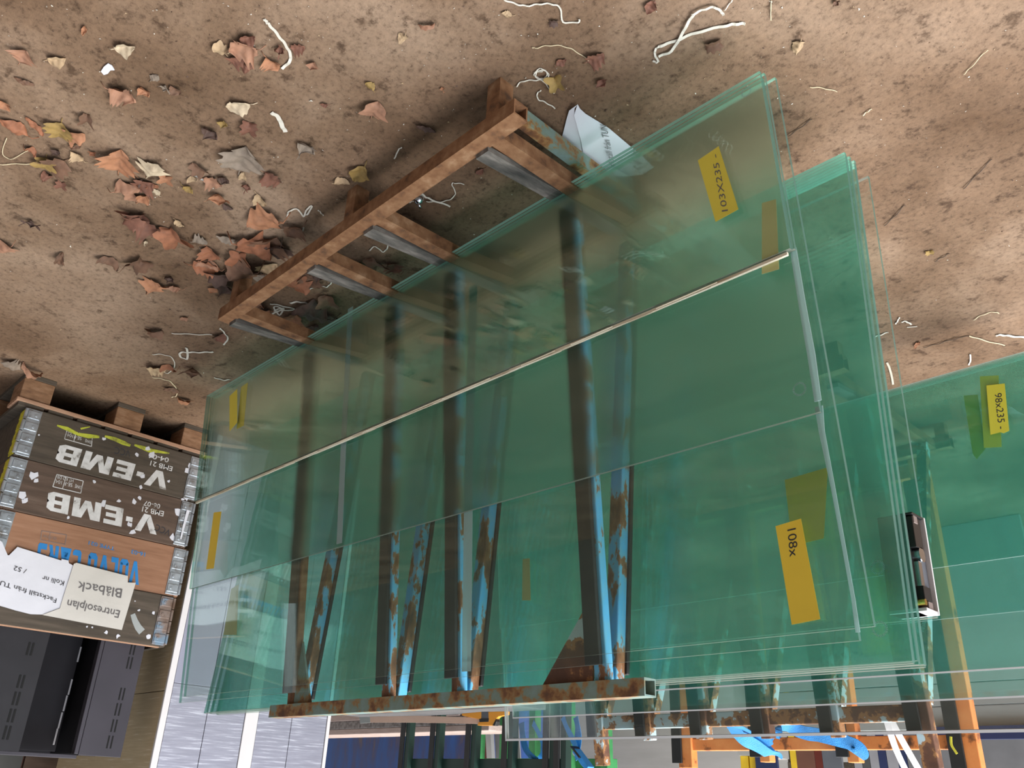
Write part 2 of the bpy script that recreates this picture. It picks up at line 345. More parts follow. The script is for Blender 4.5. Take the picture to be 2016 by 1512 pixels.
def settle(o):
    """origin to the base of a single-mesh thing"""
    vs = [v.co for v in o.data.vertices]
    c = Vector(((min(v.x for v in vs)+max(v.x for v in vs))/2, (min(v.y for v in vs)+max(v.y for v in vs))/2, min(v.z for v in vs)))
    for v in o.data.vertices: v.co -= c
    o.location = c; return o

# ------------------------------------------------------------------ setting
fl = MB(); fl.box((-9,-9,-.1),(10,7.0,0)); o = fl.build('floor','floor'); tag(o, kind='structure')
wb = MB(); wb.box((-9,6.6,0),(10,6.8,3.6)); o = wb.build('wall_back','wall'); tag(o, kind='structure')

wf = MB(); wf.box((-9,-5.2,0),(10,-5.0,2.6)); o = wf.build('unseen_front_wall','wall_dark'); tag(o, kind='structure')  # unseen wall added behind the camera to darken what the panes mirror
# ------------------------------------------------------------------ near A-frame rack
RX = [.1125, .5355, .7983, 1.2364]
FY0, FZ0, FS = .259, .12, .09            # front pane plane at the first pane's bottom edge
def rub_y(z): return FY0 + 5*.0095 + FS*(z-FZ0)      # face of the front rubber
rack = empty('glass_rack', (.65,.40,0), 'rusty blue A-frame steel rack with four rubber-faced leg pairs carrying the leaning glass', 'rack')
b = MB(); b.tube((0,.02,.1143),(1.2884,.02,.1143),.04,.04,.004,side=(0,1,0)); b.build('bottom_rail','rust_brown',rack)
b = MB(); b.tube((0,.80,.1143),(1.2884,.80,.1143),.04,.04,.004,side=(0,1,0)); b.build('bottom_rail','rust_brown',rack)
for fx in (.0486, .585, 1.19):
    for fy in (0, .78):
        b = MB(); b.box((fx,fy+.0005,0),(fx+.04,fy+.0405,.0945)); b.build('foot','rust_brown',rack)
for i, x in enumerate(RX):
    b = MB(); b.tube((x-.022,.04,.1325-.02+.002),(x-.022,.78,.1325-.02-.02),.036,.036,.004); bo = b.build('bearer','rust_brown',rack)
    # rubber strip lies on a second flat that tips down towards the legs
    b = MB(); b.bar((x+.022,.042,.112),(x+.022,.30,.082),.034,.034); b.build('strip_carrier','rust_brown',bo)
    b = MB(); b.bar((x+.022,.035,.1385),(x+.022,.30,.1105),.04,.014); b.build('rubber_strip','rubber_worn',bo)
    b = MB(); b.bar((x+.022,.76,.150),(x+.022,.545,.129),.04,.014); b.build('rubber_strip','rubber_worn',bo)
for x in (.0686, .60):
    b = MB(); b.tube((x,.04,.045),(x,.78,.045),.024,.04,.003); b.build('base_beam','rust_teal',rack)
TZ0, TZ1 = 1.2085, 1.2407
b = MB(); b.tube((.0052,.4145,(TZ0+TZ1)/2),(1.3209,.4145,(TZ0+TZ1)/2),.0345,TZ1-TZ0,.003,side=(0,1,0)); b.build('top_bar','rust_teal',rack)
b = MB(); b.box((.06,.402,TZ0+.006),(.07,.427,TZ1-.006)); b.build('light_plug','black_hole',rack)  # added dark plug that keeps light out of the hollow bar end
for i, x in enumerate(RX):
    fm = 'rust_brown' if i == 3 else 'rust_blue'
    b = MB(); b.bar((x+.010,rub_y(.13)+.010+.0115,.13),(x+.010,rub_y(TZ0)+.0215,TZ0),.032,.022); lg = b.build('front_leg',fm,rack,bevel=.003)
    b = MB(); b.bar((x+.021,rub_y(.135)+.0055,.135),(x+.021,rub_y(1.178)+.0055,1.178),.038,.010); b.build('rubber_facing','rubber',lg,bevel=.002)
    b = MB(); b.bar((x+.010,.531,.13),(x+.010,.4555,TZ0),.032,.027); lg = b.build('rear_leg','rust_blue',rack,bevel=.003)
    b = MB(); b.bar((x+.010,.5505,.14),(x+.010,.4755,1.19),.040,.010); b.build('rubber_facing','rubber',lg,bevel=.002)
for x0, x1 in ((RX[0]+.03, RX[0]+.165), (RX[3]-.01, RX[3]-.095)):
    b = MB(); b.prism([(x0,.414,TZ0),(x1,.414,TZ0),(x0,.414,TZ0-.17)],(0,.006,0)); b.build('gusset_plate','rust_pale' if x0<.5 else 'rust_teal',rack)

# ------------------------------------------------------------------ glass panes
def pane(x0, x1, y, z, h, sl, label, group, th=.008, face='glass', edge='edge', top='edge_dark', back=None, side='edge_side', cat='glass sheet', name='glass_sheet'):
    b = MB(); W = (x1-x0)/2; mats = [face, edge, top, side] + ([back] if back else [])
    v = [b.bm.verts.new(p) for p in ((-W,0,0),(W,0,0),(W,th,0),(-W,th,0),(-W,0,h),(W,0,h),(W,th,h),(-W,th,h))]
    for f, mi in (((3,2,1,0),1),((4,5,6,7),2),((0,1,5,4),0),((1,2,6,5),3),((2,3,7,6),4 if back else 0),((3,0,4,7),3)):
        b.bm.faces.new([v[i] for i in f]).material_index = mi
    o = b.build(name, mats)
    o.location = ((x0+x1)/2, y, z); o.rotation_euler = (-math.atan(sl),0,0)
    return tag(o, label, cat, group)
PG = 'glass panes leaning on the near side of the A-frame'
P = .0095
pane(-.420,1.880,FY0,      FZ0,.400,FS,'frontmost low glass pane on the rack, carrying the yellow tape reading 103X235',PG)
pane(-.424,1.882,FY0+P,    FZ0,.398,FS,'low glass pane just behind the frontmost one, edges showing as a second line',PG)
pane(-.415,1.881,FY0+2*P,  FZ0,.702,FS,'mid-height glass pane on the rack rising above the pale wood lath',PG,back='frosted')
pane(-.410,1.880,FY0+3*P,  FZ0,1.066,FS,'tall glass pane with tape reading 108x, reaching up to the top bar',PG,face='glass_dusty')
pane(-.432,1.872,FY0+4*P,  FZ0-.004,1.050,FS,'rearmost tall glass pane resting against the black rubber of the front legs',PG)
BS, BY, BZ = -.07, .5645, .14
BG = 'glass panes leaning on the far side of the A-frame'
words = ['nearest', 'second', 'third', 'fourth', 'fifth', 'sixth', 'rearmost']
for i in range(7):
    dx = (0,.006,-.004,.010,-.008,.004,.012)[i]
    pane(-.442+dx*.4,1.912+dx,BY+i*P,BZ,(1.066,1.062,1.066,1.058,1.064,1.066,1.060)[i],BS,
         f'green glass pane leaning on the far side of the A-frame, {words[i]} of that stack',BG,face='glass_green')
door = pane(-.444,1.2,.672,.14,.975,-.055,'single clear glass door panel behind the far stack with a lock fitting at its edge','',th=.008,face='glass_clear',edge='edge_dark')
door['category'] = 'glass door'; door.name = 'glass_door'
FG = 'glass panes leaning on the second rack'
far = [(-.44,1.90,.598,'short green glass pane, frontmost on the second rack, carrying the lime tape'),
       (-.43,1.90,.748,'green glass pane on the second rack, second from the front'),
       (-.44,1.90,.900,'green glass pane on the second rack, third from the front, about chest high'),
       (-.42,1.862,.976,'green glass pane on the second rack with white ground edges, fourth from the front'),
       (-.44,1.921,1.066,'tall glass pane on the second rack with white chipped top edge, second from the rear'),
       (-.43,1.915,1.060,'rearmost glass pane on the second rack, against its rubber posts')]
def ground_edge(o, t=.008, sides=True, h_=None):
    vs = [v.co for v in o.data.vertices]; W = max(v.x for v in vs); h = max(v.z for v in vs); th = max(v.y for v in vs)
    b = MB(); b.box((-W,-.0005,h-t),(W,th+.0005,h+.0005)); e = b.build('ground_edge','white_trim'); e.parent = o
    if sides:
        b = MB(); b.box((W-t*.6,-.0005,0),(W+.0005,th+.0005,h-t-.0003)); e = b.build('ground_edge','edge_white'); e.parent = o
for i, (a, c, h, lb) in enumerate(far):
    po = pane(a, c, 1.77+i*P, .136, h, .1, lb, FG, face='glass_far' if i < 4 else 'glass_clear', edge='edge_white', top='edge_white', side='edge_white')
    if i >= 2: ground_edge(po, (.004,.0045,.008,.004)[i-2], i in (3,4))

# lath on the top edge of the low panes, plastic edge strip, tapes
def fpl(q, off=0): return onpl(q, FY0+off, FZ0, FS)
b = MB(); zt = FZ0+.3995; yt = FY0+FS*.4
for k in range(17):
    xa = -.412+k*.137; xb = xa+.16
    wdt = .004+.004*rnd.random(); j = .002*rnd.random()
    b.bar((xa,yt+.006+j,zt+.004),(min(xb,1.875),yt+.006+j*.5,zt+.0035+.001*rnd.random()),wdt,.006,side=(0,1,0))
for k in range(9):
    xa = -.28+.19*k+rnd.random()*.1; b.bar((xa,yt+.002,zt+.004),(xa+.1+.1*rnd.random(),yt+.001,zt+.006),.002,.002)
o = b.build('wood_lath','lath'); settle(o); tag(o,'long pale splintered wood lath lying on the top edge of the low panes','lath')
b = MB()
pts = [fpl(q,2*P) for q in ((1562,490),(1580,600),(1598,700),(1611,790))]
b.ribbon([p+Vector((0,-.001,0)) for p in pts],[.012,.013,.014,.012],.0015,up=(0,-1,.1))
pts2 = [onpl(q,FY0+3*P-.001,FZ0,FS) for q in ((1612,800),(1618,850),(1640,960),(1662,1080),(1680,1180),(1689,1245))]
b.ribbon(pts2,[.014,.010,.007,.006,.006,.007],.0014,up=(0,-1,.1))
o = b.build('edge_strip','clear_strip'); settle(o); tag(o,'long clear plastic edge strip hanging down the panes beside their cut edges','plastic strip')
for pts_, pl_off, wv, lb in (([(690,606),(684,720),(677,860),(668,1070)],2*P-.0008,.026,'pale felt strip running up between the panes, left one'),
                            ([(932,562),(926,800),(922,1000),(918,1322)],3*P-.0008,.030,'pale felt strip running up between the panes, right one')):
    b = MB(); P3 = [onpl(q,FY0+pl_off,FZ0,FS) for q in pts_]; b.ribbon(P3,wv,.0006,up=(0,-1,.09)); o = b.build('felt_strip','clear_strip'); settle(o); tag(o,lb,'strip')
def tape(name, poly, pl, mat, label, group=None, th=.0004, off=-.0007):
    y0, z0, sl = pl; b = MB()
    pts = [onpl(q, y0+off, z0, sl) for q in poly]
    b.prism(pts, (0,-th,0)); o = b.build(name, mat); settle(o); return tag(o, label, 'tape', group)
def tape_text(o, txt, A, B, T, pl, mat='ink', bold=0, off=-.0014):
    y0, z0, sl = pl; f = lambda q: onpl(q, y0+off, z0, sl)
    bpy.context.view_layer.update()
    t = lettering('handwriting', txt, mat, o, f(A), f(B), f(T), (0,-1,sl), bold, 0)
    return t
TG = 'yellow masking tape labels on the near panes'
F1, F2, F3, BK = (FY0,FZ0,FS), (FY0+2*P,FZ0,FS), (FY0+3*P,FZ0,FS), (BY,BZ,BS)
F4 = (FY0+4*P,FZ0,FS)
FAR0, FAR1, FAR2 = (1.77,.136,.1), (1.77+P,.136,.1), (1.77+2*P,.136,.1)
o = tape('tape_label',[(1374,316),(1415,288),(1454,412),(1409,437)],F1,'lemon_tape','wide yellow tape reading 103X235 on the frontmost pane, upper right in the photo',TG)
tape_text(o,'103X235 -',(1433,415),(1412,303),(1421,417),F1,'grey_ink')
tape('tape_label',[(452,780),(467,766),(467,832),(452,849)],F1,'lemon_tape','narrow yellow tape strip on the left corner of the frontmost pane',TG)
tape('tape_label',[(475,762),(488,753),(480,838),(466,845)],(FY0+P,FZ0,FS),'lemon_tape','dim yellow tape strip seen through the frontmost pane, beside the narrow strip',TG)
tape('tape_label',[(421,1009),(436,1007),(421,1119),(406,1121)],F2,'yellow_tape','plain yellow tape strip on the mid-height pane, nearest the wooden crates',TG)
o = tape('tape_label',[(1527,1036),(1577,1021),(1615,1219),(1559,1230)],F3,'yellow_tape','large yellow tape reading 108x on the tall pane',TG)
tape_text(o,'108x',(1550,1043),(1555,1097),(1567,1039),F3)
tape('tape_label',[(1500,400),(1528,392),(1534,530),(1500,540)],(FY0+P,FZ0,FS),'pale_tape','dull yellow tape seen through the frontmost pane near the right end of the lath',TG)
tape('tape_label',[(1029,1101),(1043,1099),(1045,1182),(1028,1182)],BK,'pale_tape','small pale tape on the far stack between two leg pairs','yellow masking tape labels on the far stack')
tape('tape_label',[(455,1160),(470,1150),(466,1250),(440,1250)],BK,'pale_tape','faint yellow tape on the far stack near its left end','yellow masking tape labels on the far stack')
tape('tape_label',[(1545,945),(1630,920),(1622,1060),(1560,1075)],(BY+P,BZ,BS),'lime_tape','dim yellow tape inside the far stack beside the 108x label','yellow masking tape labels on the far stack')
LG = 'lime tape labels on the second rack'
o = tape('tape_label',[(1942,759),(1978,755),(1987,848),(1976,853),(1969,851),(1950,856)],FAR0,'lime_tape','bright lime tape reading 98x235 on the second rack',LG)
tape_text(o,'98x235 -',(1958,775),(1966,845),(1972,773),FAR0)
tape('tape_label',[(1929,741),(1966,739),(1972,880),(1937,882)],FAR1,'lime_tape','lime tape partly hidden behind the one reading 98x235',LG)
tape('tape_label',[(1897,779),(1925,777),(1940,884),(1923,904),(1915,893)],FAR2,'lime_tape','torn lime tape left of the one reading 98x235, deeper in the glass',LG)
# sand-blasted round maker stamps: small rings etched on panes
def ring(q, pl, r, label, ticks=26):
    y0, z0, sl = pl; c = onpl(q, y0-.0008, z0, sl); ux = Vector((1,0,0)); uz = Vector((0,sl,1)).normalized(); b = MB()
    for k in range(ticks):
        a0 = 6.2832*k/ticks; a1 = a0+.11; e = lambda a, rr: c+ux*math.cos(a)*rr+uz*math.sin(a)*rr
        b.prism([e(a0,r*.72),e(a1,r*.72),e(a1,r),e(a0,r)],(0,-.0002,0))
    o = b.build('etched_stamp','clear_strip'); settle(o); return tag(o,label,'stamp','round etched stamps on the panes')
ring((1574,766),F2,.0125,'round white etched stamp in the upper corner of the mid-height pane')
ring((1732,1238),BK,.013,'round white etched stamp in the upper corner of the far stack')
ring((1728,1117),(BY+2*P,BZ,BS),.012,'faint round etched stamp below the one in the far stack corner')
ring((1469,181),F1,.011,'faint round etched stamp in the low corner of the frontmost pane')

# lock fitting on the edge of the glass door
XF = -.447
L0 = onx((1793,1034),XF); L1 = onx((1813,1221),XF)
zb, zt_ = .940, 1.112
lock = empty('lock_fitting',(XF+.02,.60,zb),'black lock mechanism in a white-edged metal case on the glass door edge','lock')
def lk(name, y0, y1, z0, z1, m, x0=0, x1=.055, par=None):
    yc = lambda z: .628-.055*(z-.94)
    b = MB(); a = yc(z0); c = yc(z1)
    b.prism([(XF+x0,a+y0,z0),(XF+x0,a+y1,z0),(XF+x0,c+y1,z1),(XF+x0,c+y0,z1)],(x1-x0,0,0)); return b.build(name,m,par or lock,bevel=.001)
case = lk('case',-.052,-.0065,zb,zt_,'black_plastic',.012,.06)
lk('back_plate',-.0065,-.0015,zb,zt_,'white_trim',-.004,.06); lk('end_plate',-.053,-.0065,zt_-.006,zt_,'white_trim',-.003,.06)
lk('end_plate',-.053,-.0065,zb,zb+.004,'black_plastic',-.002,.06)
lk('spring_box',-.050,-.018,zb+.006,zb+.062,'black_plastic',0,.02); lk('slot_plate',-.046,-.030,zb+.004,zb+.018,'steel_grey',-.001,.002)
lk('inner_plate',-.028,-.0068,zb+.058,zb+.130,'slate',.004,.02)
lk('latch',-.044,-.032,zb+.085,zb+.130,'chrome',.002,.02); lk('latch_block',-.046,-.015,zb+.128,zb+.152,'black_plastic',.0,.02)
b = MB(); y = .628-.0065-.022; b.cyl((XF+.0,y-.004,zb+.072),(XF+.02,y-.004,zb+.072),.013,16); b.build('roller','chrome',lock,smooth=False)
b = MB(); b.cyl((XF-.002,y-.030,zb+.157),(XF+.012,y-.030,zb+.157),.0055,14); b.build('screw','brass_screw',lock)
lk('striker',-.036,-.018,zb+.153,zb+.166,'steel_grey',-.001,.012)

# ------------------------------------------------------------------ second rack, under the far glass
r2 = empty('glass_rack', (.78,2.1,0), 'flaking brown and pale blue rack with six rubber-faced posts behind the near rack', 'rack')
def ry2(z): return 1.77+6*P+.1*(z-.136)
b = MB(); b.tube((.05,1.60,.08),(1.56,1.60,.08),.04,.05,.004,side=(0,1,0)); b.build('bottom_rail','rust_brown',r2)
b = MB(); b.tube((.05,2.50,.08),(1.56,2.50,.08),.04,.05,.004,side=(0,1,0)); b.build('bottom_rail','rust_brown',r2)
PX = [1.43,1.185,.93,.675,.42,.135]
for i, x in enumerate(PX):
    big = i in (0,5); zt2 = 1.29 if big else 1.20
    b = MB(); b.bar((x-.012,ry2(.10)+.034,.10),(x-.012,ry2(zt2)+.034,zt2),.05 if big else .038,.04); lg = b.build('post','rust_pale',r2,bevel=.003)
    b = MB(); b.bar((x+.012,ry2(.136)+.006,.136),(x+.012,ry2(1.19)+.006,1.19),.046,.011); b.build('rubber_facing','rubber',lg,bevel=.002)
    b = MB(); b.tube((x-.012,1.62,.085),(x-.012,2.48,.085),.036,.036); bo = b.build('bearer','rust_brown',r2)
    b = MB(); b.bar((x-.012,1.64,.127),(x-.012,1.85,.106),.04,.014); b.build('rubber_strip','rubber_worn',bo)
    b = MB(); b.bar((x-.012,2.40,.10),(x-.012,ry2(1.1)+.07,1.10),.036,.036); b.build('rear_leg','rust_pale',r2)
b = MB(); b.bar((.13,ry2(1.13)+.040,1.132),(1.42,ry2(1.13)+.040,1.132),.03,.05,side=(0,1,0)); b.build('cross_bar','rust_pale',r2,bevel=.003)
for x in (.06,1.51):
    for y in (1.58,2.48):
        b = MB(); b.box((x,y,0),(x+.04,y+.04,.055)); b.build('foot','rust_brown',r2)
# ------------------------------------------------------------------ pallet and the stack of wooden collars
XC, YA, YB = 2.476, -.173, .548          # front face plane, right and left corner seen from the front
XD = XC+.80
pal = empty('wooden_pallet',(XC+.4,.19,0),'low timber pallet of raw pink boards under the stack of wooden collars','pallet')
for bx_ in (XC+.012, XC+.33, XC+.66):
    for y0 in (YA-.038, .150, .44):
        b = MB(); b.box((bx_,y0,.019),(bx_+.13,y0+.112,.105)); b.build('block','wood_block',pal,bevel=.003)
for y0 in (YA-.040, .148, .438):
    b = MB(); b.box((XC+.010,y0,0),(XD,y0+.116,.019)); b.build('bottom_board','wood_dark',pal,bevel=.002)
for bx_ in (XC+.006, XC+.33, XC+.66):
    b = MB(); b.box((bx_,YA-.045,.105),(bx_+.12,YB+.012,.121)); b.build('stringer_board','wood_pale',pal,bevel=.002)
n = 7; wdt = (YB-YA+.05)/n
for k in range(n):
    b = MB(); b.box((XC+.008,YA-.04+k*wdt+.004,.121),(XD,YA-.04+(k+1)*wdt-.012,.1382)); b.build('deck_board','wood_dark',pal,bevel=.002)

def collar(z0, h, mat, label, hinge='galv', dx=0, dy=0, smear=False, yellow=False):
    t = empty('pallet_collar',(XC+.4+dx,.19+dy,z0),label,'wooden collar','stacked wooden pallet collars')
    z1 = z0+h-.002; X0, X1, Y0, Y1 = XC+dx, XD+dx, YA+dy, YB+dy
    for nm, lo, hi in (('front_board',(X0,Y0+.02,z0),(X0+.02,Y1-.02,z1)),('back_board',(X1-.02,Y0+.02,z0),(X1,Y1-.02,z1)),
                       ('side_board',(X0,Y0,z0),(X1,Y0+.0198,z1)),('side_board',(X0,Y1-.0198,z0),(X1,Y1,z1))):
        b = MB(); b.box(lo,hi); b.build(nm,mat,t,bevel=.002)
    for cx, sx in ((X0,1),(X1,-1)):
        for cy, sy in ((Y0,1),(Y1,-1)):
            b = MB()
            def bb(xa,xb,ya,yb,za,zb,mi=0): b.box((min(xa,xb),min(ya,yb),za),(max(xa,xb),max(ya,yb),zb),mi)
            ym = 1 if (yellow and sy > 0) else 0
            bb(cx-sx*.003,cx,cy+sy*.004,cy+sy*.054,z0+.004,z1-.006); bb(cx+sx*.004,cx+sx*.062,cy-sy*.003,cy,z0+.004,z1-.006,ym)
            for q in range(4):
                za = z0+.006+q*(h-.014)/4; zb2 = za+(h-.014)/4-.004
                b.cyl((cx-sx*.001,cy-sy*.001,za),(cx-sx*.001,cy-sy*.001,zb2),.0065,10)
                bb(cx-sx*.006,cx-sx*.003,cy+sy*.006,cy+sy*.050,za+.006,zb2-.006)
                bb(cx+sx*.006,cx+sx*.056,cy-sy*.006,cy-sy*.003,za+.006,zb2-.006,ym)
                b.cyl((cx-sx*.0075,cy+sy*.036,(za+zb2)/2),(cx-sx*.0055,cy+sy*.036,(za+zb2)/2),.006,8)
            b.build('hinge',[hinge,'yellow_paint'],t,bevel=.001)
    return t
H = .2
Z0 = .1384
cl = [collar(Z0,H,'wood_dark','dark wooden collar at the bottom of the stack, white letters V-EMB and 04-06',yellow=True),
      collar(Z0+H,H,'wood_dark2','brown wooden collar second from the floor, white letters V-EMB and 06-07',yellow=True),
      collar(Z0+2*H,H,'ply','light plywood collar with big blue letters, third from the floor',dx=.004,dy=.012),
      collar(Z0+3*H,H,'wood_dark','topmost dark wooden collar, with paper sheets hanging over its front',hinge='galv_dark')]
b = MB(); b.box((XC+.0005,YA+.02,Z0+4*H-.0018),(XC+.0195,YB-.02,Z0+4*H+.0012)); b.build('top_edge','wood_pale',cl[3])
NX = (-1,0,0)
def cw(i, txt, A, B, T, mat, bold=0, name='stencil_lettering', x=None, lift=.0006):
    x = XC+(.004 if i == 2 else 0) if x is None else x
    return lettering(name, txt, mat, cl[i], onx(A,x), onx(B,x), onx(T,x), NX, bold, lift)
BL = {'V':(.9,[[(0,1),(.27,1),(.47,.36),(.66,1),(.92,1),(.60,0),(.33,0)]]),'.':(.26,[[(0,.36),(.26,.36),(.26,.62),(0,.62)]]),
 'E':(.72,[[(0,0),(.72,0),(.72,.24),(0,.24)],[(0,.24),(.27,.24),(.27,.76),(0,.76)],[(.27,.39),(.66,.39),(.66,.61),(.27,.61)],[(0,.76),(.72,.76),(.72,1),(0,1)]]),
 'M':(1.06,[[(0,0),(.25,0),(.25,1),(0,1)],[(.81,0),(1.06,0),(1.06,1),(.81,1)],[(.25,1),(.25,.62),(.42,.05),(.64,.05),(.81,.62),(.81,1),(.70,1),(.53,.42),(.36,1)]]),
 'B':(.80,[[(0,0),(.27,0),(.27,1),(0,1)],[(.27,0),(.62,0),(.80,.13),(.80,.20),(.27,.20)],[(.54,.20),(.80,.20),(.80,.41),(.54,.41)],[(.27,.41),(.80,.41),(.73,.51),(.79,.61),(.27,.61)],[(.53,.61),(.79,.61),(.79,.80),(.53,.80)],[(.27,.80),(.79,.80),(.79,.87),(.63,1),(.27,1)]]),
 'O':(.78,[[(.06,.1),(.16,0),(.62,0),(.72,.1),(.72,.26),(.06,.26)],[(0,.1),(.25,.2),(.25,.8),(0,.9)],[(.53,.2),(.78,.1),(.78,.9),(.53,.8)],[(.06,.74),(.72,.74),(.72,.9),(.62,1),(.16,1),(.06,.9)]]),
 'L':(.62,[[(0,0),(.62,0),(.62,.23),(0,.23)],[(0,.23),(.27,.23),(.27,1),(0,1)]]),
 'C':(.70,[[(.0,.1),(.12,0),(.58,0),(.70,.1),(.70,.24),(0,.24)],[(0,.24),(.25,.24),(.25,.76),(0,.76)],[(0,.76),(.70,.76),(.70,.9),(.58,1),(.12,1),(0,.9)]]),
 'A':(.88,[[(0,0),(.26,0),(.44,.64),(.62,0),(.88,0),(.58,1),(.30,1)],[(.24,.18),(.64,.18),(.58,.38),(.30,.38)]]),
 'R':(.80,[[(0,0),(.27,0),(.27,1),(0,1)],[(.27,.78),(.52,.78),(.52,.60),(.27,.60),(.27,.40),(.36,.40),(.52,0),(.80,0),(.62,.42),(.77,.55),(.77,.88),(.66,1),(.27,1)]]),
 'S':(.70,[[(0,0),(.6,0),(.70,.1),(.70,.24),(0,.24)],[(.45,.24),(.70,.24),(.70,.5),(.60,.6),(.0,.6),(.0,.44),(.45,.44)],[(0,.6),(.25,.6),(.25,.76),(0,.76)],[(0,.76),(.70,.76),(.70,1),(.1,1),(0,.9)]])}
def block(i, txt, A, B, T, mat, sp=.14):
    x = XC+(.004 if i == 2 else 0); A, B, T = onx(A,x), onx(B,x), onx(T,x); pos = 0; L = []
    for ch in txt:
        if ch == ' ': pos += .45; continue
        L.append((pos,ch)); pos += BL[ch][0]+sp
    W_ = pos-sp; X = (B-A)/W_; Y = T-A
    for p_, ch in L:
        b = MB()
        for poly in BL[ch][1]:
            vs = [b.bm.verts.new(A+X*(p_+u)+Y*v+Vector((-.0006,0,0))) for u, v in poly]; f = b.bm.faces.new(vs)
        bmesh.ops.triangulate(b.bm, faces=b.bm.faces[:]); b.build('stencil_letter',mat,cl[i])
block(0,'V.EMB',(336,933),(119,873),(327,965),'white_ink'); block(1,'V.EMB',(312,1018),(96,966),(308,1053),'white_ink')
cw(0,'EMB 21',(340,919),(297,907),(338,928),'white_ink',.01); cw(0,'04-06',(333,902),(293,892),(331,911),'white_ink',.01)
cw(1,'EMB 21',(323,1007),(281,997),(321,1017),'white_ink',.01); cw(1,'06-07',(316,993),(284,986),(314,1002),'white_ink',.01)
block(2,'VOLVO CARS',(277,1107),(76,1068),(273,1152),'blue_ink')
cw(2,'TYPE 021',(226,1077),(175,1065),(225,1084),'blue_ink',.01); cw(2,'16-03',(286,1088),(259,1082),(285,1096),'blue_ink',.01)
cw(0,'VCC',(257,887),(226,880),(256,900),'ink',0,'handwriting'); cw(1,'VCC',(337,1044),(308,1032),(332,1056),'ink',0,'handwriting')
def frame_mark(i, quad, lines, mat):
    x = XC-.0006+(.004 if i == 2 else 0); P4 = [onx(q,x) for q in quad]; b = MB()
    for a in range(4): b.ribbon([P4[a],P4[(a+1)%4]],.0028,.0003,up=NX)
    m0 = P4[0].lerp(P4[1],.66); m1 = P4[3].lerp(P4[2],.66); b.ribbon([m0,m1],.0022,.0003,up=NX)
    b.build('stamp_frame',mat,cl[i])
    for txt, A, B, T in lines: cw(i, txt, A, B, T, mat)
frame_mark(0,[(182,860),(132,847),(127,864),(180,879)],[('SE-F104',(161,861),(133,853),(160,867)),('HT KD DB',(163,853),(134,846),(162,859)),('SWE',(180,868),(168,864),(179,874))],'white_ink')
frame_mark(1,[(164,947),(112,934),(104,958),(159,971)],[('SE-F 104',(143,952),(110,944),(142,959)),('HT KD DB',(145,944),(113,936),(144,950)),('SWE',(161,957),(148,953),(160,964))],'white_ink')
frame_mark(2,[(131,1053),(82,1045),(80,1063),(128,1072)],[('SE-F104',(112,1058),(86,1052),(111,1064))],'steel_grey')
# remnants of torn labels, drips
def scraps(i, lst, mat='paper'):
    x = XC-.0007+(.004 if i == 2 else 0)
    for (qx, qy, r) in lst:
        b = MB(); c = onx((qx,qy),x); n = rnd.randint(5,8); rr = r*.00215
        pts = []
        for k in range(n):
            a = 6.2832*k/n; q = rr*(.55+.6*rnd.random()); pts.append(c+Vector((0,math.cos(a)*q,math.sin(a)*q*(.6+.8*rnd.random()))))
        b.prism(pts,(-.0006,0,0)); b.build('label_remnant',mat,cl[i])
z5 = lambda x, y: (x*.26455, 700+y*.26455)
scraps(0,[(*z5(1390,1045),8),(*z5(1362,1070),4),(*z5(1425,830),11),(*z5(1405,860),8),(*z5(1130,745),8),(*z5(1095,695),6),(*z5(1020,738),4),(*z5(775,620),4),(*z5(1060,905),5),(*z5(1050,980),4),(*z5(812,790),3),(*z5(1255,935),3),(*z5(290,590),2)])
scraps(1,[(*z5(255,890),8),(*z5(265,935),5),(*z5(170,1040),8),(*z5(185,1080),5),(*z5(85,1080),4),(*z5(885,1080),4),(*z5(705,940),4),(*z5(1000,1085),6),(*z5(1040,1060),4),(*z5(1325,1160),9),(*z5(985,1315),6),(*z5(965,1260),5),(*z5(1280,1355),6),(*z5(1325,1400),5),(*z5(510,1205),3),(*z5(770,1100),6)])
z6 = lambda x, y: (x*.3056, 1050+y*.3056)
scraps(3,[(*z6(1040,480),5),(*z6(1030,520),5),(*z6(1015,585),5),(*z6(955,668),5),(*z6(760,660),4),(*z6(685,636),4),(*z6(895,495),3),(*z6(870,437),2),(*z6(990,510),3),(*z6(1025,650),3),(*z6(595,605),2),(*z6(560,600),2)])
b = MB(); b.ribbon([onx(z6(*q),XC-.001) for q in ((855,520),(870,565),(890,605),(915,635))],[.018,.022,.026,.028],.0006,up=NX); b.build('label_remnant','grey_sheet',cl[3])
b = MB(); b.ribbon([onx(z5(*q),XC-.0008) for q in ((425,520),(500,545),(580,585),(660,600),(740,605))],[.006,.016,.012,.018,.010],.0004,up=NX)
b.ribbon([onx(z5(*q),XC-.0008) for q in ((780,600),(850,620),(920,650),(970,670))],[.008,.016,.018,.010],.0004,up=NX)
b.ribbon([onx(z5(*q),XC-.0008) for q in ((1000,665),(1060,685),(1110,705),(1180,715),(1260,728))],[.008,.016,.018,.012,.006],.0004,up=NX); b.ribbon([onx(z5(*q),XC-.0008) for q in ((600,545),(670,530))],[.008,.004],.0004,up=NX)
b.build('paint_smear','green_smear',cl[0])
b = MB(); b.ribbon([onx(z5(*q),XC-.008) for q in ((1402,1150),(1390,1190),(1365,1280),(1345,1365))],[.014,.012,.009,.006],.0008,up=NX); b.build('paper_strip','paper',cl[1])
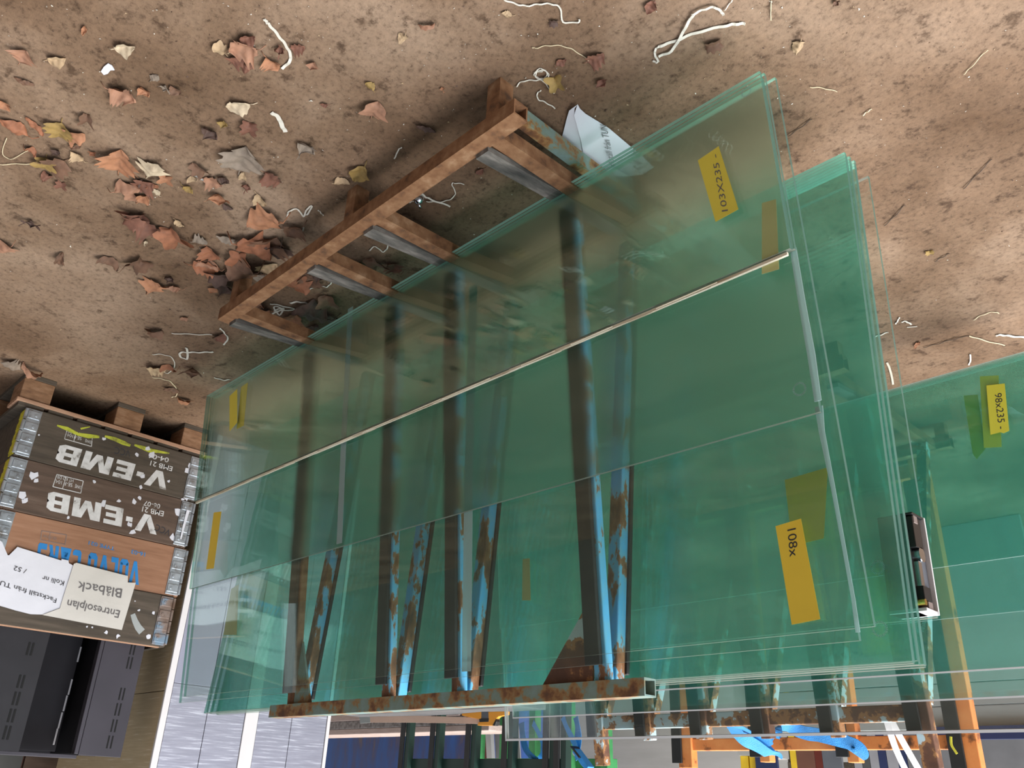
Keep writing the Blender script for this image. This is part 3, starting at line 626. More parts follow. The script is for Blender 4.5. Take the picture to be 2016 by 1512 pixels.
# paper sheets on the front
def sheet(name, poly, x, mat, label, th=.0004):
    pts = [onx(q,x) for q in poly]; b = MB()
    ys = [p.y for p in pts]; zs = [p.z for p in pts]; n = len(pts)
    vs = [b.bm.verts.new(p) for p in pts]; b.bm.faces.new(vs)
    bmesh.ops.triangulate(b.bm, faces=b.bm.faces[:])
    bmesh.ops.subdivide_edges(b.bm, edges=b.bm.edges[:], cuts=3, use_grid_fill=True)
    for v in b.bm.verts: v.co.x += -.0012 - .0005*math.sin(v.co.y*31+v.co.z*17)*math.cos(v.co.z*43)
    o = b.build(name, mat, smooth=False); settle(o); return tag(o, label, 'paper sheet', 'paper sheets on the wooden collars')
zl = lambda x, y: (x*.1488, 1050+y*.1488)
pl_ = sheet('paper_sheet',[zl(*q) for q in ((-500,-160),(-100,60),(0,95),(30,120),(100,290),(120,290),(230,180),(500,265),(810,360),(815,340),(905,360),(910,395),(1050,470),(940,670),(830,860),(780,1030),(560,1075),(400,1070),(200,1020),(0,960),(-500,820))],XC-.003,'paper','white printed paper sheet on the collars, cut by the photo edge')
pr_ = sheet('paper_sheet',[zl(*q) for q in ((1010,390),(1350,478),(1690,565),(1650,610),(1690,650),(1795,655),(1700,970),(1610,1280),(1080,1180),(560,1080),(780,1030),(830,860),(975,620),(1050,470),(975,405))],XC-.0058,'paper_cream','off white paper sheet with handwriting Entresolplan on the topmost collar')
bpy.context.view_layer.update()
def sw(par, txt, A, B, T, mat='ink', x=None, bold=0): return lettering('writing', txt, mat, par, onx(zl(*A),x), onx(zl(*B),x), onx(zl(*T),x), NX, bold, .0005)
XL, XR_ = XC-.0056, XC-.0084
sw(pl_,'Fackst\u00e4ll fr\u00e5n TUN',(752,865),(-75,598),(738,925),x=XL); sw(pl_,'Kolli nr',(855,635),(570,560),(838,698),x=XL); sw(pl_,'/ 52',(358,478),(195,430),(335,535),x=XL)
sw(pr_,'Entresolplan',(1592,1025),(905,880),(1565,1125),'grey_ink',XR_); sw(pr_,'Bl\u00e5back',(1620,740),(1040,640),(1600,860),'grey_ink',XR_)

# ------------------------------------------------------------------ black slotted steel cabinet standing in the top collar
XS = XC+.035
S = lambda q, x=None: onx(z6(*q), XS if x is None else x)
zb_ = .80
tp = S((775,1445)); yR0 = S((855,1100)).y; zt3 = tp.z
yo = S((905,860)).y; yi = S((560,1100)).y
slot_c = [(855,745),(835,835),(785,1035),(760,1135),(735,1240),(708,1345)]
slot_l = [(195,745),(135,955),(105,1065),(75,1175),(45,1285)]
slot_i = [(510,780),(452,990),(420,1095),(388,1205),(358,1310)]
yL0 = S((230,1000)).y; yout = YA+.05
zfloor = Z0+.16
cab = empty('slotted_steel_cabinet',(XS+.15,(yo+yout)/2,zfloor),'black slotted steel cabinet standing inside the topmost wooden collar','cabinet')
def cbx(nm, lo, hi, m='black_steel'):
    b = MB(); b.box(lo,hi); return b.build(nm,m,cab,bevel=.0015)
fr1 = cbx('front_plate',(XS,yi+.012,zfloor),(XS+.004,min(yo,YB-.03),zt3))
fr2 = cbx('front_plate',(XS,yout,zfloor),(XS+.004,yL0,zt3),'black_steel_dim')
cbx('inner_lip',(XS-.002,yi-.004,zfloor),(XS+.03,yi+.010,zt3-.004)); cbx('back_plate',(XS+.25,yout,zfloor),(XS+.254,min(yo,YB-.03),zt3-.004),'black_steel_shade')
sd = cbx('side_plate',(XS+.03,yi-.002,zfloor),(XS+.25,yi+.002,zt3-.004),'black_steel_shade'); cbx('side_plate',(XS+.004,yL0-.004,zfloor),(XS+.25,yL0-.0005,zt3-.004),'black_steel_shade')
cbx('top_flange',(XS-.001,yout,zt3-.0005),(XS+.03,yi+.008,zt3+.012))
cbx('inner_channel',(XS+.12,yL0+.03,zfloor),(XS+.126,yi-.03,zt3-.01),'black_steel_shade'); cbx('bottom_plate',(XS+.01,yout+.01,zfloor+.002),(XS+.245,yi-.01,zfloor+.006))
def slots(par, lst, x, dy=.0135, dbl=True, m='black_hole', h=.044, w_=.0054):
    for q in lst:
        p = onx(z6(*q), x)
        for s_ in ((-.5,.5) if dbl else (0,)):
            b = MB(); b.box((x-.0008,p.y+s_*dy-w_/2,p.z-h/2),(x+.0006,p.y+s_*dy+w_/2,p.z+h/2)); b.build('slot',m,par)
slots(fr1,slot_c,XS); slots(fr2,slot_l,XS-.0003,w_=.007); slots(cab,slot_i,XS+.1195,dbl=False,m='grey_light',h=.056,w_=.006)
# load board the cabinet stands on, lying in the collars
b = MB(); b.box((XC+.022,YA+.022,zfloor-.03),(XD-.024,YB-.022,zfloor-.001)); o = b.build('loading_board','wood_dark'); settle(o); tag(o,'timber board lying inside the collars under the black cabinet','board')

# ------------------------------------------------------------------ tall silver clad cabinet behind the crates
X5 = 2.50
yn = .600; yf = 1.378; HT = 1.72
sc_ = empty('clad_cabinet',(X5+.5,1.0,0),'tall silver sheet clad cabinet with white corner trims, beside the wooden collars','cabinet')
def sbx(nm, lo, hi, m, bev=.002):
    b = MB(); b.box(lo,hi); return b.build(nm,m,sc_,bevel=bev)
sbx('body',(X5+.012,yn+.012,0),(X5+1.0,yf-.012,HT-.01),'grey_sheet')
ys_ = [yn+.026,.790,.958,1.020,1.182,yf-.018]
for k in range(5):
    if k == 2: sbx('trim_strip',(X5-.003,ys_[2]+.001,0),(X5+.011,ys_[3]-.001,HT),'white_trim'); continue
    sbx('side_sheet',(X5,ys_[k]+.0012,1.06),(X5+.011,ys_[k+1]-.0012,HT-.004),'alu',.001)
    sbx('side_sheet',(X5,ys_[k]+.0012,.0),(X5+.011,ys_[k+1]-.0012,1.0585),'alu_smooth',.001)
sbx('trim_strip',(X5-.003,yn-.001,0),(X5+.011,yn+.025,HT),'white_trim'); sbx('trim_strip',(X5-.003,yf-.017,0),(X5+.011,yf,HT),'white_trim')
sbx('front_sheet',(X5+.013,yn,0),(X5+1.0,yn+.010,1.09),'brass',.001); sbx('front_sheet',(X5+.013,yn,1.0925),(X5+1.0,yn+.010,HT-.004),'brass',.001)
sbx('top_sheet',(X5,yn,HT-.0095),(X5+1.0,yf,HT+.0),'alu_smooth')
# ------------------------------------------------------------------ dry leaves on the floor, one by one
LC = {'rust':(.30,.115,.055),'rosy':(.33,.165,.098),'tan':(.45,.31,.18),'pale':(.52,.41,.28),'dark':(.085,.045,.032),'red':(.185,.075,.045),
      'ochre':(.30,.19,.055),'orange':(.38,.17,.085),'grey':(.24,.185,.14),'brown':(.16,.08,.045)}
for k_, c_ in LC.items():
    MAT['leaf_'+k_] = ramp_mat('dry '+k_+' leaf', [(.3,tuple(v*.5 for v in c_)),(.5,tuple(v*.85 for v in c_)),(.72,tuple(min(1,v*1.1) for v in c_))], 30, stretch=(1,1,1), rough=.75, bump=.25, detail=6)
def leaf(q, zs, col, kind, ang=None):
    s = zs*.3472; base = onz(q); ex = onz((q[0]+s,q[1]))-base; ey = onz((q[0],q[1]+s))-base
    L = .93*math.sqrt(abs(ex.x*ey.y-ex.y*ey.x)); a = rnd.random()*6.283 if ang is None else ang
    NU, NV = 18, 8; bm = bmesh.new(); g = []
    fold = rnd.choice((-1,1,1))*rnd.uniform(.3,.9); curl = rnd.uniform(-2.0,2.6) if kind != 'flat' else rnd.uniform(-.5,.6); tw = rnd.uniform(-.5,.5)
    if kind == 'curl': fold = rnd.uniform(.7,1.3); curl = rnd.choice((-1,1))*rnd.uniform(2.2,4.0)
    lob = {'oval':.06,'flat':.08,'lobed':.22,'curl':.2,'strip':.1}[kind]; asp = {'oval':.34,'flat':.36,'lobed':.52,'curl':.42,'strip':.17}[kind]
    ph = rnd.random()*6; nl = rnd.choice((3,4,5))
    for i in range(NU+1):
        u = i/NU; row = []
        wb_ = asp*math.sin(math.pi*min(1,max(0,u))**.8)**.75
        wl = wb_*(1+lob*math.sin(nl*6.283*u+ph)+(.10*math.sin(23*u+ph) if kind == 'lobed' else .04*math.sin(29*u))) + (.012 if i in (0,NU) else 0)
        for j in range(NV+1):
            v = -1+2*j/NV; x = (u-.5); y = v*wl*(1+.1*math.sin(9*u+ph+3*v)); z = fold*abs(y)+.035*math.sin(11*u+4*v+ph)+.02*math.sin(21*u-3*v)
            y2 = y*math.cos(tw*x)-z*math.sin(tw*x); z2 = y*math.sin(tw*x)+z*math.cos(tw*x)
            if abs(curl) > .05:
                R = 1/curl; x3 = (R-z2)*math.sin(x/R); z3 = R-(R-z2)*math.cos(x/R)
            else: x3, z3 = x, z2
            row.append((x3,y2,z3))
        g.append(row)
    mz = min(p[2] for r in g for p in r); Mz = max(p[2] for r in g for p in r)
    hz = min(1, .42/max(.01,Mz-mz))
    ca, sa = math.cos(a), math.sin(a)
    V = [[bm.verts.new((L*(p[0]*ca-p[1]*sa), L*(p[0]*sa+p[1]*ca), .0015+L*(p[2]-mz)*hz)) for p in r] for r in g]
    for i in range(NU):
        for j in range(NV): bm.faces.new((V[i][j],V[i+1][j],V[i+1][j+1],V[i][j+1]))
    # stem
    e = [V[0][NV//2].co.copy(), V[0][NV//2].co + Vector((-ca*.14,-sa*.14,.02))*L, V[0][NV//2].co + Vector((-ca*.30+.05*sa,-sa*.30,-.0))*L]
    e[2].z = .002; mb = MB(); mb.bm.free(); mb.bm = bm
    if kind in ('oval','flat','lobed'): mb.ribbon(e,.018*L+.0008,.018*L,up=(0,0,1))
    o = mb.build('dry_leaf','leaf_'+col,smooth=True); o.location = base; return o
LV = []
def A1(lst, sx=.3472, ox=0, oy=0):
    for (x, y, s, c, k) in lst: LV.append((ox+x*sx, oy+y*sx, s*sx/.3472, c, k))
A1([(480,160,90,'orange','strip'),(140,300,130,'rosy','lobed'),(325,330,105,'tan','oval'),(710,260,120,'pale','flat'),(140,452,110,'brown','strip'),
(700,520,150,'rosy','lobed'),(820,505,95,'orange','curl'),(880,435,75,'grey','oval'),(935,485,70,'grey','curl'),(995,500,70,'brown','lobed'),(1250,265,85,'tan','lobed'),
(1380,265,165,'rosy','lobed'),(1410,205,110,'red','oval'),(1345,335,80,'red','lobed'),(1400,370,95,'red','oval'),(1545,350,110,'orange','lobed'),(1590,265,100,'red','curl'),
(1690,265,80,'red','lobed'),(1775,355,80,'rosy','curl'),(1350,590,130,'pale','flat'),(1265,685,80,'ochre','curl'),(1195,735,120,'dark','curl'),(1415,720,100,'red','curl'),
(1740,820,140,'grey','curl'),(30,580,110,'orange','curl'),(80,705,150,'rust','oval'),(200,705,130,'rust','strip'),(345,730,120,'ochre','lobed'),(430,755,100,'orange','lobed'),
(495,665,80,'brown','curl'),(180,845,70,'rust','oval'),(440,875,80,'tan','lobed'),(310,920,130,'brown','lobed'),(260,920,100,'ochre','lobed'),(530,860,70,'rust','curl'),(680,900,170,'orange','lobed'),
(875,935,130,'pale','lobed'),(270,985,70,'red','oval'),(350,1045,60,'red','curl'),(1130,945,90,'brown','curl'),(1380,890,190,'grey','lobed'),(1275,920,55,'tan','flat'),
(943,1010,80,'orange','curl'),(1090,1010,55,'tan','oval'),(1070,1060,70,'ochre','oval'),(1210,1025,90,'rosy','lobed'),(1270,1000,90,'dark','curl'),(1380,990,60,'tan','oval'),
(1400,1045,80,'red','curl'),(1550,1000,100,'red','lobed'),(730,1050,140,'rosy','oval'),(820,1040,110,'red','lobed'),(750,1105,90,'rosy','flat'),(820,1110,95,'orange','oval'),
(885,1080,60,'pale','oval'),(1240,1100,120,'orange','curl'),(1480,1130,90,'tan','oval'),(1295,1165,55,'dark','oval'),(1500,1220,165,'orange','lobed'),(770,1210,120,'red','curl'),
(840,1260,160,'red','lobed'),(990,1320,140,'rust','curl'),(1020,1260,55,'tan','flat'),(1670,1285,120,'brown','lobed'),(1285,1340,90,'grey','oval'),(1140,1350,70,'grey','lobed'),
(180,1250,100,'dark','curl'),(30,1385,100,'rosy','lobed'),(350,1455,110,'brown','strip'),(615,1470,100,'brown','oval'),(780,1485,95,'brown','curl'),(830,1365,60,'pale','strip'),
(1200,1430,100,'rust','lobed'),(1450,1380,170,'rust','lobed'),(1540,1370,150,'brown','lobed'),(1360,1460,110,'rust','curl'),(1180,1490,100,'rosy','oval'),(320,850,70,'dark','curl'),(430,815,80,'brown','strip'),(790,1010,70,'dark','curl'),(870,1050,60,'rust','oval'),(1590,1400,120,'dark','lobed')])
A1([(310,490,120,'rust','lobed'),(380,540,110,'dark','curl'),(410,600,120,'dark','curl'),(345,625,60,'orange','oval'),(520,500,150,'brown','lobed'),(660,500,110,'tan','lobed'),(610,540,90,'grey','oval'),
(100,555,70,'dark','curl'),(120,610,75,'rosy','oval'),(20,590,100,'orange','lobed'),(1140,490,100,'orange','lobed'),(1260,470,100,'brown','curl'),(1370,490,90,'red','lobed'),(1040,440,80,'grey','curl'),
(820,575,130,'rust','lobed'),(900,580,110,'brown','lobed'),(950,540,90,'dark','curl'),(900,740,150,'dark','lobed'),(1000,690,110,'brown','curl'),(1010,770,70,'dark','oval'),(790,790,100,'rust','lobed'),
(600,700,80,'rosy','oval'),(620,740,80,'rust','oval'),(910,845,120,'dark','strip'),(230,1075,100,'brown','curl'),(25,1075,75,'tan','lobed'),(90,1068,65,'rust','oval'),(180,790,45,'rosy','oval'),(20,860,70,'brown','curl'),
(110,1195,60,'brown','oval'),(180,1250,50,'orange','oval'),(380,890,70,'red','oval'),(290,410,40,'grey','oval'),(850,520,80,'brown','curl')], ox=300, oy=350)
A1([(690,130,100,'rosy','strip'),(555,205,75,'tan','oval'),(370,475,65,'ochre','flat'),(400,610,120,'rosy','lobed'),(690,715,110,'dark','strip'),(310,975,130,'ochre','flat'),(215,1020,75,'tan','flat'),
(780,495,45,'orange','curl'),(990,965,55,'red','oval'),(1650,320,100,'red','lobed'),(1455,345,70,'red','oval'),(1680,450,90,'red','curl'),(1960,30,100,'red','oval'),(1410,120,55,'dark','curl'),(1425,465,100,'ochre','curl'),
(110,585,45,'red','oval'),(1145,72,65,'tan','oval')], ox=600)
A1([(1403,85,90,'brown','curl'),(1570,87,90,'tan','flat'),(1805,675,60,'orange','strip'),(1645,2,60,'brown','curl'),(1830,495,40,'ochre','curl'),(24,711,85,'grey','lobed'),(66,722,110,'rosy','strip')], sx=1.0)
LV[-7:] = [(x, y, s*.3472, c, k) for x, y, s, c, k in LV[-7:]]
ORD = ['first','second','third','fourth','fifth','sixth','seventh','eighth','ninth','tenth','eleventh','twelfth','thirteenth','fourteenth','fifteenth','sixteenth','seventeenth','eighteenth','nineteenth','twentieth']
CN = {'rust':'rust brown','rosy':'pinkish brown','tan':'tan','pale':'pale beige','dark':'blackish brown','red':'dark red','ochre':'ochre','orange':'orange brown','grey':'grey brown','brown':'brown'}
KN = {'oval':'oval','flat':'flat','lobed':'jagged','curl':'curled','strip':'narrow'}
zone = {}
for i, (x, y, s, c, k) in enumerate(LV):
    r = 0 if y < 140 else 1 if y < 230 else 2 if y < 330 else 3 if y < 420 else 4 if y < 500 else 5 if y < 580 else 6
    cc = 0 if x < 190 else 1 if x < 370 else 2 if x < 560 else 3 if x < 800 else 4
    zone.setdefault((r,cc),[]).append((x,i))
RNm = ['topmost band','second band from the top','third band from the top','fourth band from the top','fifth band from the top','sixth band from the top','lowest band']
CNm = ['far left','left','left of centre','centre','right half']
for (r, cc), mem in zone.items():
    mem.sort()
    for n_, (x, i) in enumerate(mem):
        X, Y, s, c, k = LV[i]; o = leaf((X,Y), s, c, k)
        od = 'only leaf' if len(mem) == 1 else f'leaf {ORD[n_]} from left'
        tag(o, f'{CN[c]} {KN[k]} dry {od}, {RNm[r]}, {CNm[cc]}', 'leaf', 'dry leaves on the floor')

# ------------------------------------------------------------------ strings, straps and twigs on the floor
def cord(name, pts, wz, mat, label, cat, tf=lambda p: p, sub=5, flat=True, group='plastic strap bits and straws on the floor', lift=0, th=.0012):
    P3 = [onz(tf(p), .002+lift+(p[2] if len(p) > 2 else 0)) for p in pts]
    P3 = spline(P3, sub) if len(P3) > 2 else P3
    for i, p in enumerate(P3): p.z += .0015*math.sin(i*1.3)+.0015
    q0 = tf(pts[0]); s = (onz((q0[0]+3,q0[1]))-onz(q0)).length/3
    b = MB(); b.ribbon(P3, wz*s, th if flat else wz*s*.8); o = b.build(name,mat,smooth=False); settle(o); return tag(o,label,cat,group)
t1 = lambda p: (p[0]*.3472, p[1]*.3472); t2 = lambda p: (600+p[0]*.3472, p[1]*.3472); t4 = lambda p: (300+p[0]*.3472, 350+p[1]*.3472)
t3 = lambda p: (1300+p[0]*.3552, p[1]*.3552); t6 = lambda p: (1450+p[0]*.2808, 600+p[1]*.2808)
W, PS, ST, TW = 'white_plastic', 'plastic strip', 'straw', 'twig'
cord('plastic_strip',[(1500,105),(1515,125),(1530,140),(1580,200),(1625,260),(1648,310),(1640,350),(1600,385)],6,W,'curved white plastic strip over the leaf clump, upper left',PS,t1)
cord('plastic_strip',[(1540,635),(1580,665),(1600,710),(1620,745)],9,W,'short wide cream strip right of the pale flat leaf',PS,t1)
cord('straw',[(0,930),(120,927),(250,925)],1.6,'straw','long pale straw at the left photo edge',ST,t1)
cord('straw',[(40,780),(15,860),(60,900),(160,850)],1.2,'straw','thin bent straw at the left photo edge above the long one',ST,t1)
cord('plastic_strip',[(1630,1230),(1640,1195),(1690,1185),(1720,1225),(1740,1185),(1770,1165),(1745,1210),(1722,1220)],3,W,'thin white loop beside the ringed leaf near the rack rail',PS,t1)
cord('plastic_strip',[(1650,1325),(1690,1340),(1715,1310),(1722,1285)],3,W,'thin white arc below the white loop near the rack rail',PS,t1)
cord('plastic_strip',[(1100,985),(1130,1005),(1165,1025),(1190,1050)],7,'grey_sheet','grey curled strip in the leaf drift',PS,t1)
cord('plastic_strip',[(1130,-5),(1200,20),(1260,30),(1330,20),(1400,20),(1450,45),(1465,120),(1550,122),(1556,105)],3.2,W,'long frayed white string at the top photo edge',PS,t2)
cord('plastic_strip',[(1200,490),(1230,460),(1300,452),(1350,455),(1380,490),(1415,525)],2.2,W,'white string under the tangled ball of string',PS,t2)
cord('plastic_strip',[(1300,410),(1340,385),(1375,415),(1350,445),(1310,430),(1330,395),(1380,410),(1375,440),(1320,440),(1300,415),(1350,400)],2,W,'tangled ball of thin white string beside the rack foot',PS,t2)
cord('plastic_strip',[(1340,508),(1318,530),(1325,560),(1370,580),(1420,612)],2.2,W,'short white string hook right of the rack foot',PS,t2)
cord('straw',[(1290,265),(1310,270),(1380,255),(1470,260),(1540,290),(1610,340)],1.4,'straw','long thin arched straw above the string tangle',ST,t2)
cord('plastic_strip',[(550,832),(530,850),(515,885),(508,897)],2.4,W,'short white string left of the top rail end',PS,t2)
cord('plastic_strip',[(650,1085),(680,1110),(720,1130),(825,1168)],4,W,'white strip right of the metal ball',PS,t2)
cord('plastic_strip',[(690,1140),(760,1142),(820,1130),(855,1095),(835,1045),(850,1035),(905,1042)],1.8,W,'wavy thin string right of the metal ball',PS,t2)
cord('plastic_strip',[(550,1142),(590,1145),(612,1138),(625,1132)],2,W,'string left of the metal ball',PS,t2)
cord('plastic_strip',[(365,1420),(400,1395),(440,1425),(465,1410),(470,1385),(450,1375)],2.4,W,'small white hook of string inside the rack below the second bearer',PS,t2)
cord('plastic_strip',[(1975,340),(1990,350),(2005,345),(1990,320),(1985,290),(2000,265),(2030,250)],4,W,'white strip end curling at the top of the crossed straps',PS,t2)
cord('plastic_strip',[(-10,255),(80,225),(200,178),(350,142),(420,130),(470,128)],6.5,W,'broad white strap with frayed end, longest of the crossed straps',PS,t3)
cord('plastic_strip',[(185,75),(150,130),(110,205),(60,280),(-10,310)],6,W,'white strap crossing the frayed one',PS,t3,lift=.003)
cord('plastic_strip',[(175,80),(240,50),(300,38),(340,65),(350,80)],5,W,'white strap bent over at the top of the crossed straps',PS,t3,lift=.005)
cord('plastic_strip',[(355,55),(390,10),(400,-5)],2,W,'thin white string above the crossed straps',PS,t3)
cord('straw',[(613,110),(612,60),(615,0)],1.5,'straw','straight straw at the top edge right of the crossed straps',ST,t3)
cord('straw',[(830,480),(900,485),(980,505)],1.3,'straw','pale straw on bare floor right of the low pane corner',ST,t3)
cord('twig',[(1240,1250),(1300,1195),(1355,1132)],1.6,'twig','dark twig right of the far stack, lower one','twig',t3)
cord('twig',[(1680,1045),(1760,960),(1838,878)],1.6,'twig','dark twig right of the far stack, farthest right','twig',t3)
cord('twig',[(710,752),(775,705),(842,655)],1.6,'twig','dark twig right of the low pane edge','twig',t3)
cord('straw',[(1120,638),(1145,618),(1170,602)],2,'straw','short thick straw on bare floor above the far stack',ST,t3)
cord('twig',[(1520,1447),(1560,1425),(1602,1403)],1.8,'twig','short dark twig near the ochre curled leaf','twig',t3)
cord('straw',[(1680,410),(1720,370),(1800,285),(1815,275)],1.3,'straw','short straw at the right part of the floor',ST,t3)
cord('plastic_strip',[(1055,402),(1075,450),(1090,510),(1097,555)],4,W,'white strip beside the glass door edge',PS,t6)
cord('plastic_strip',[(1638,345),(1640,385),(1628,420)],3,W,'short white strip by the second stack of glass, upright',PS,t6)
cord('plastic_strip',[(1818,212),(1860,210),(1930,218),(2030,228)],6,W,'thick white strap at the right photo edge',PS,t6)
cord('twig',[(1310,297),(1400,275),(1500,245),(1630,215)],2,'twig','long dark twig beside the orange leaf','twig',t6)
cord('straw',[(1630,215),(1740,248),(1880,282)],2.4,'straw','pale straw meeting the dark twig end',ST,t6)
cord('plastic_strip',[(960,225),(1000,212),(1062,190)],3.4,W,'white strip seen beside the glass door, upper one',PS,t6)
cord('plastic_strip',[(1142,85),(1130,110),(1115,132)],2.6,W,'small white strip nearest the glass door edge',PS,t6)
cord('plastic_strip',[(1155,118),(1190,115),(1225,136)],3.4,W,'small bent white strip beside the other small strip',PS,t6)
cord('plastic_strip',[(1195,155),(1265,147)],2,W,'thin short white strip under the bent one',PS,t6)
cord('straw',[(1660,105),(1720,70),(1800,48),(1840,58)],2,'straw','curved straw above the long dark twig',ST,t6)
cord('plastic_strip',[(880,640),(910,622),(950,612),(985,618),(1010,600),(1022,575)],2.2,W,'wavy string between the third and fourth bearer',PS,t4)
cord('plastic_strip',[(660,785),(700,760),(740,740),(690,730),(720,775),(745,735),(690,755),(770,748),(820,748),(740,725),(668,712)],3.2,W,'knotted white string between the third and fourth bearer',PS,t4)
cord('plastic_strip',[(780,708),(830,702),(880,712),(905,725)],4.5,W,'smooth white strip beside the knotted string',PS,t4)
cord('plastic_strip',[(110,880),(240,886),(340,888)],2.2,W,'long thin white string left of the rack rail',PS,t4)
cord('plastic_strip',[(385,850),(410,880),(428,910),(405,945)],3,W,'bent white string left of the lowest bearer',PS,t4)
cord('plastic_strip',[(345,985),(280,988),(210,988),(160,990),(160,1012),(195,1026),(200,990),(192,960)],4,W,'white strap knotted in a loop, left of the low pane corner',PS,t4)
cord('plastic_strip',[(0,1000),(60,1000),(115,1022),(125,1070),(90,1105),(50,1095)],1.8,W,'loose coil of thin string near the wooden pallet',PS,t4)
cord('straw',[(0,1130),(60,1140),(110,1160),(140,1205),(135,1235),(110,1242)],1.8,'straw','arched straw near the wooden pallet',ST,t4)
cord('plastic_strip',[(350,1130),(400,1145),(440,1142)],3,W,'short white string nearest the low pane corner',PS,t4)
cord('plastic_strip',[(940,180),(955,195),(970,212)],2,W,'tiny white string beside the white loop',PS,t4)
# metal ball
c = onz((824,394),.017); bm = bmesh.new(); bmesh.ops.create_uvsphere(bm,u_segments=20,v_segments=12,radius=.014); mb = MB(); mb.bm.free(); mb.bm = bm
for v in mb.bm.verts: v.co += Vector((c.x,c.y,.015))
mb.cyl((c.x,c.y,.026),(c.x+.004,c.y+.012,.034),.004,8)
o = mb.build('metal_ball','chrome',smooth=True); settle(o); tag(o,'small dark shiny metal ball lying among string inside the rack','ball')
# white paper scrap at the upper left
b = MB(); pts = [onz(t1(q),.003) for q in ((573,402),(590,375),(612,358),(635,370),(650,395),(628,395),(612,415),(590,422))]
b.prism(pts,(0,0,.002)); o = b.build('paper_scrap','paper'); settle(o); tag(o,'small white torn paper scrap below the pale flat leaf','paper scrap')
# crumpled printed sheet under the edge of the glass
zp = lambda x, y: (1080+x*.11905, 190+y*.11905)
def floor_sheet(name, poly, hts, mat, label):
    b = MB(); vs = [b.bm.verts.new(onz(zp(*q),h)) for q, h in zip(poly,hts)]; b.bm.faces.new(vs); bmesh.ops.triangulate(b.bm, faces=b.bm.faces[:])
    bmesh.ops.subdivide_edges(b.bm, edges=b.bm.edges[:], cuts=3, use_grid_fill=True)
    for v in b.bm.verts: v.co.z += .0012*math.sin(v.co.x*60+v.co.y*25)
    o = b.build(name,mat,smooth=True); settle(o)
    if label: tag(o,label,'paper sheet')
    return o
ps = floor_sheet('paper_sheet',[(480,120),(520,200),(610,290),(1000,530),(1320,790),(1560,985),(1740,1180),(1560,1290),(1250,1320),(720,1395),(620,1210),(580,1000),(530,700),(420,320)],[.02,.014,.008,.005,.004,.003,.003,.003,.003,.003,.005,.008,.012,.016],'paper','crumpled printed paper sheet on the floor under the low glass edge')
bpy.context.view_layer.update()
pf = floor_sheet('folded_flap',[(480,125),(430,200),(425,320),(530,700),(580,1000),(605,1135),(350,1110),(280,1050),(250,985),(190,990),(135,950),(220,680),(290,400),(340,240)],[.019,.016,.014,.010,.006,.004,.003,.003,.003,.003,.003,.004,.006,.012],'paper',None)
pf.matrix_world = Matrix.Translation(pf.location); pf.parent = ps; pf.matrix_parent_inverse = ps.matrix_basis.inverted()
def ft(txt, A, B, T): lettering('printed_text', txt, 'grey_ink', ps, onz(zp(*A),.012), onz(zp(*B),.009), onz(zp(*T),.012), (0,0,1), 0, .0)
ft('Fackst\u00e4ll fr\u00e5n TUN',(1110,1230),(960,480),(1005,1215)); ft('Kolli nr',(1545,1190),(1480,890),(1430,1215))
# crumbs and grit nobody could count
b = MB()
for k in range(1500):
    q = (rnd.uniform(-40,2050), rnd.uniform(-30,760) if k%4 else rnd.uniform(-30,400)); p = onz(q,0)
    if p.y > 3 or p.x > 4: continue
    s = rnd.uniform(.0008,.0026)*(1.8 if rnd.random() < .08 else 1)
    vs = [b.bm.verts.new(p+Vector((rnd.uniform(-s,s),rnd.uniform(-s,s),rnd.uniform(0,s*1.2)))) for _ in range(4)]
    mi = 0 if rnd.random() < .45 else (1 if rnd.random() < .75 else 2)
    for f in ((0,1,2),(0,1,3),(1,2,3),(0,2,3)): b.bm.faces.new([vs[i] for i in f]).material_index = mi
o = b.build('floor_grit',['white_plastic','leaf_dark','leaf_tan']); tag(o,'fine grit and crumbs of leaf and plastic strewn over the dirty floor','grit',kind='stuff')
# ------------------------------------------------------------------ things behind the racks
# dark green rack with rubber faced posts
g = empty('glass_rack',(1.95,2.5,0),'dark green rack with thin upright posts and a crossbar, left end of the background','rack')
GY = 2.30
for k, (qa, m) in enumerate([(797,'dark_green'),(856,'dark_green'),(927,'dark_green'),(1000,'dark_green'),(1082,'dark_green'),(1104,'dark_green')]):
    p = ony((qa,1470),GY); wq = .045
    b = MB(); b.bar((p.x-.015,GY+.02,.0),(p.x-.015,GY+.02,1.62),.035,.04); lg = b.build('post',m,g,bevel=.002)
    b = MB(); b.bar((p.x+.022,GY-.004,.10),(p.x+.022,GY-.004,1.60),.034,.012); b.build('rubber_facing','rubber',lg,bevel=.002)
pa, pb = ony((800,1503),GY+.03), ony((1105,1505),GY+.03)
b = MB(); b.bar((pa.x,GY+.05,pa.z),(pb.x-.02,GY+.05,pa.z),.035,.05,side=(0,1,0)); b.build('cross_bar','dark_green',g,bevel=.002)
b = MB(); b.bar((pa.x,GY+.05,.06),(pb.x-.02,GY+.05,.06),.035,.06,side=(0,1,0)); b.build('bottom_rail','dark_green',g,bevel=.002)
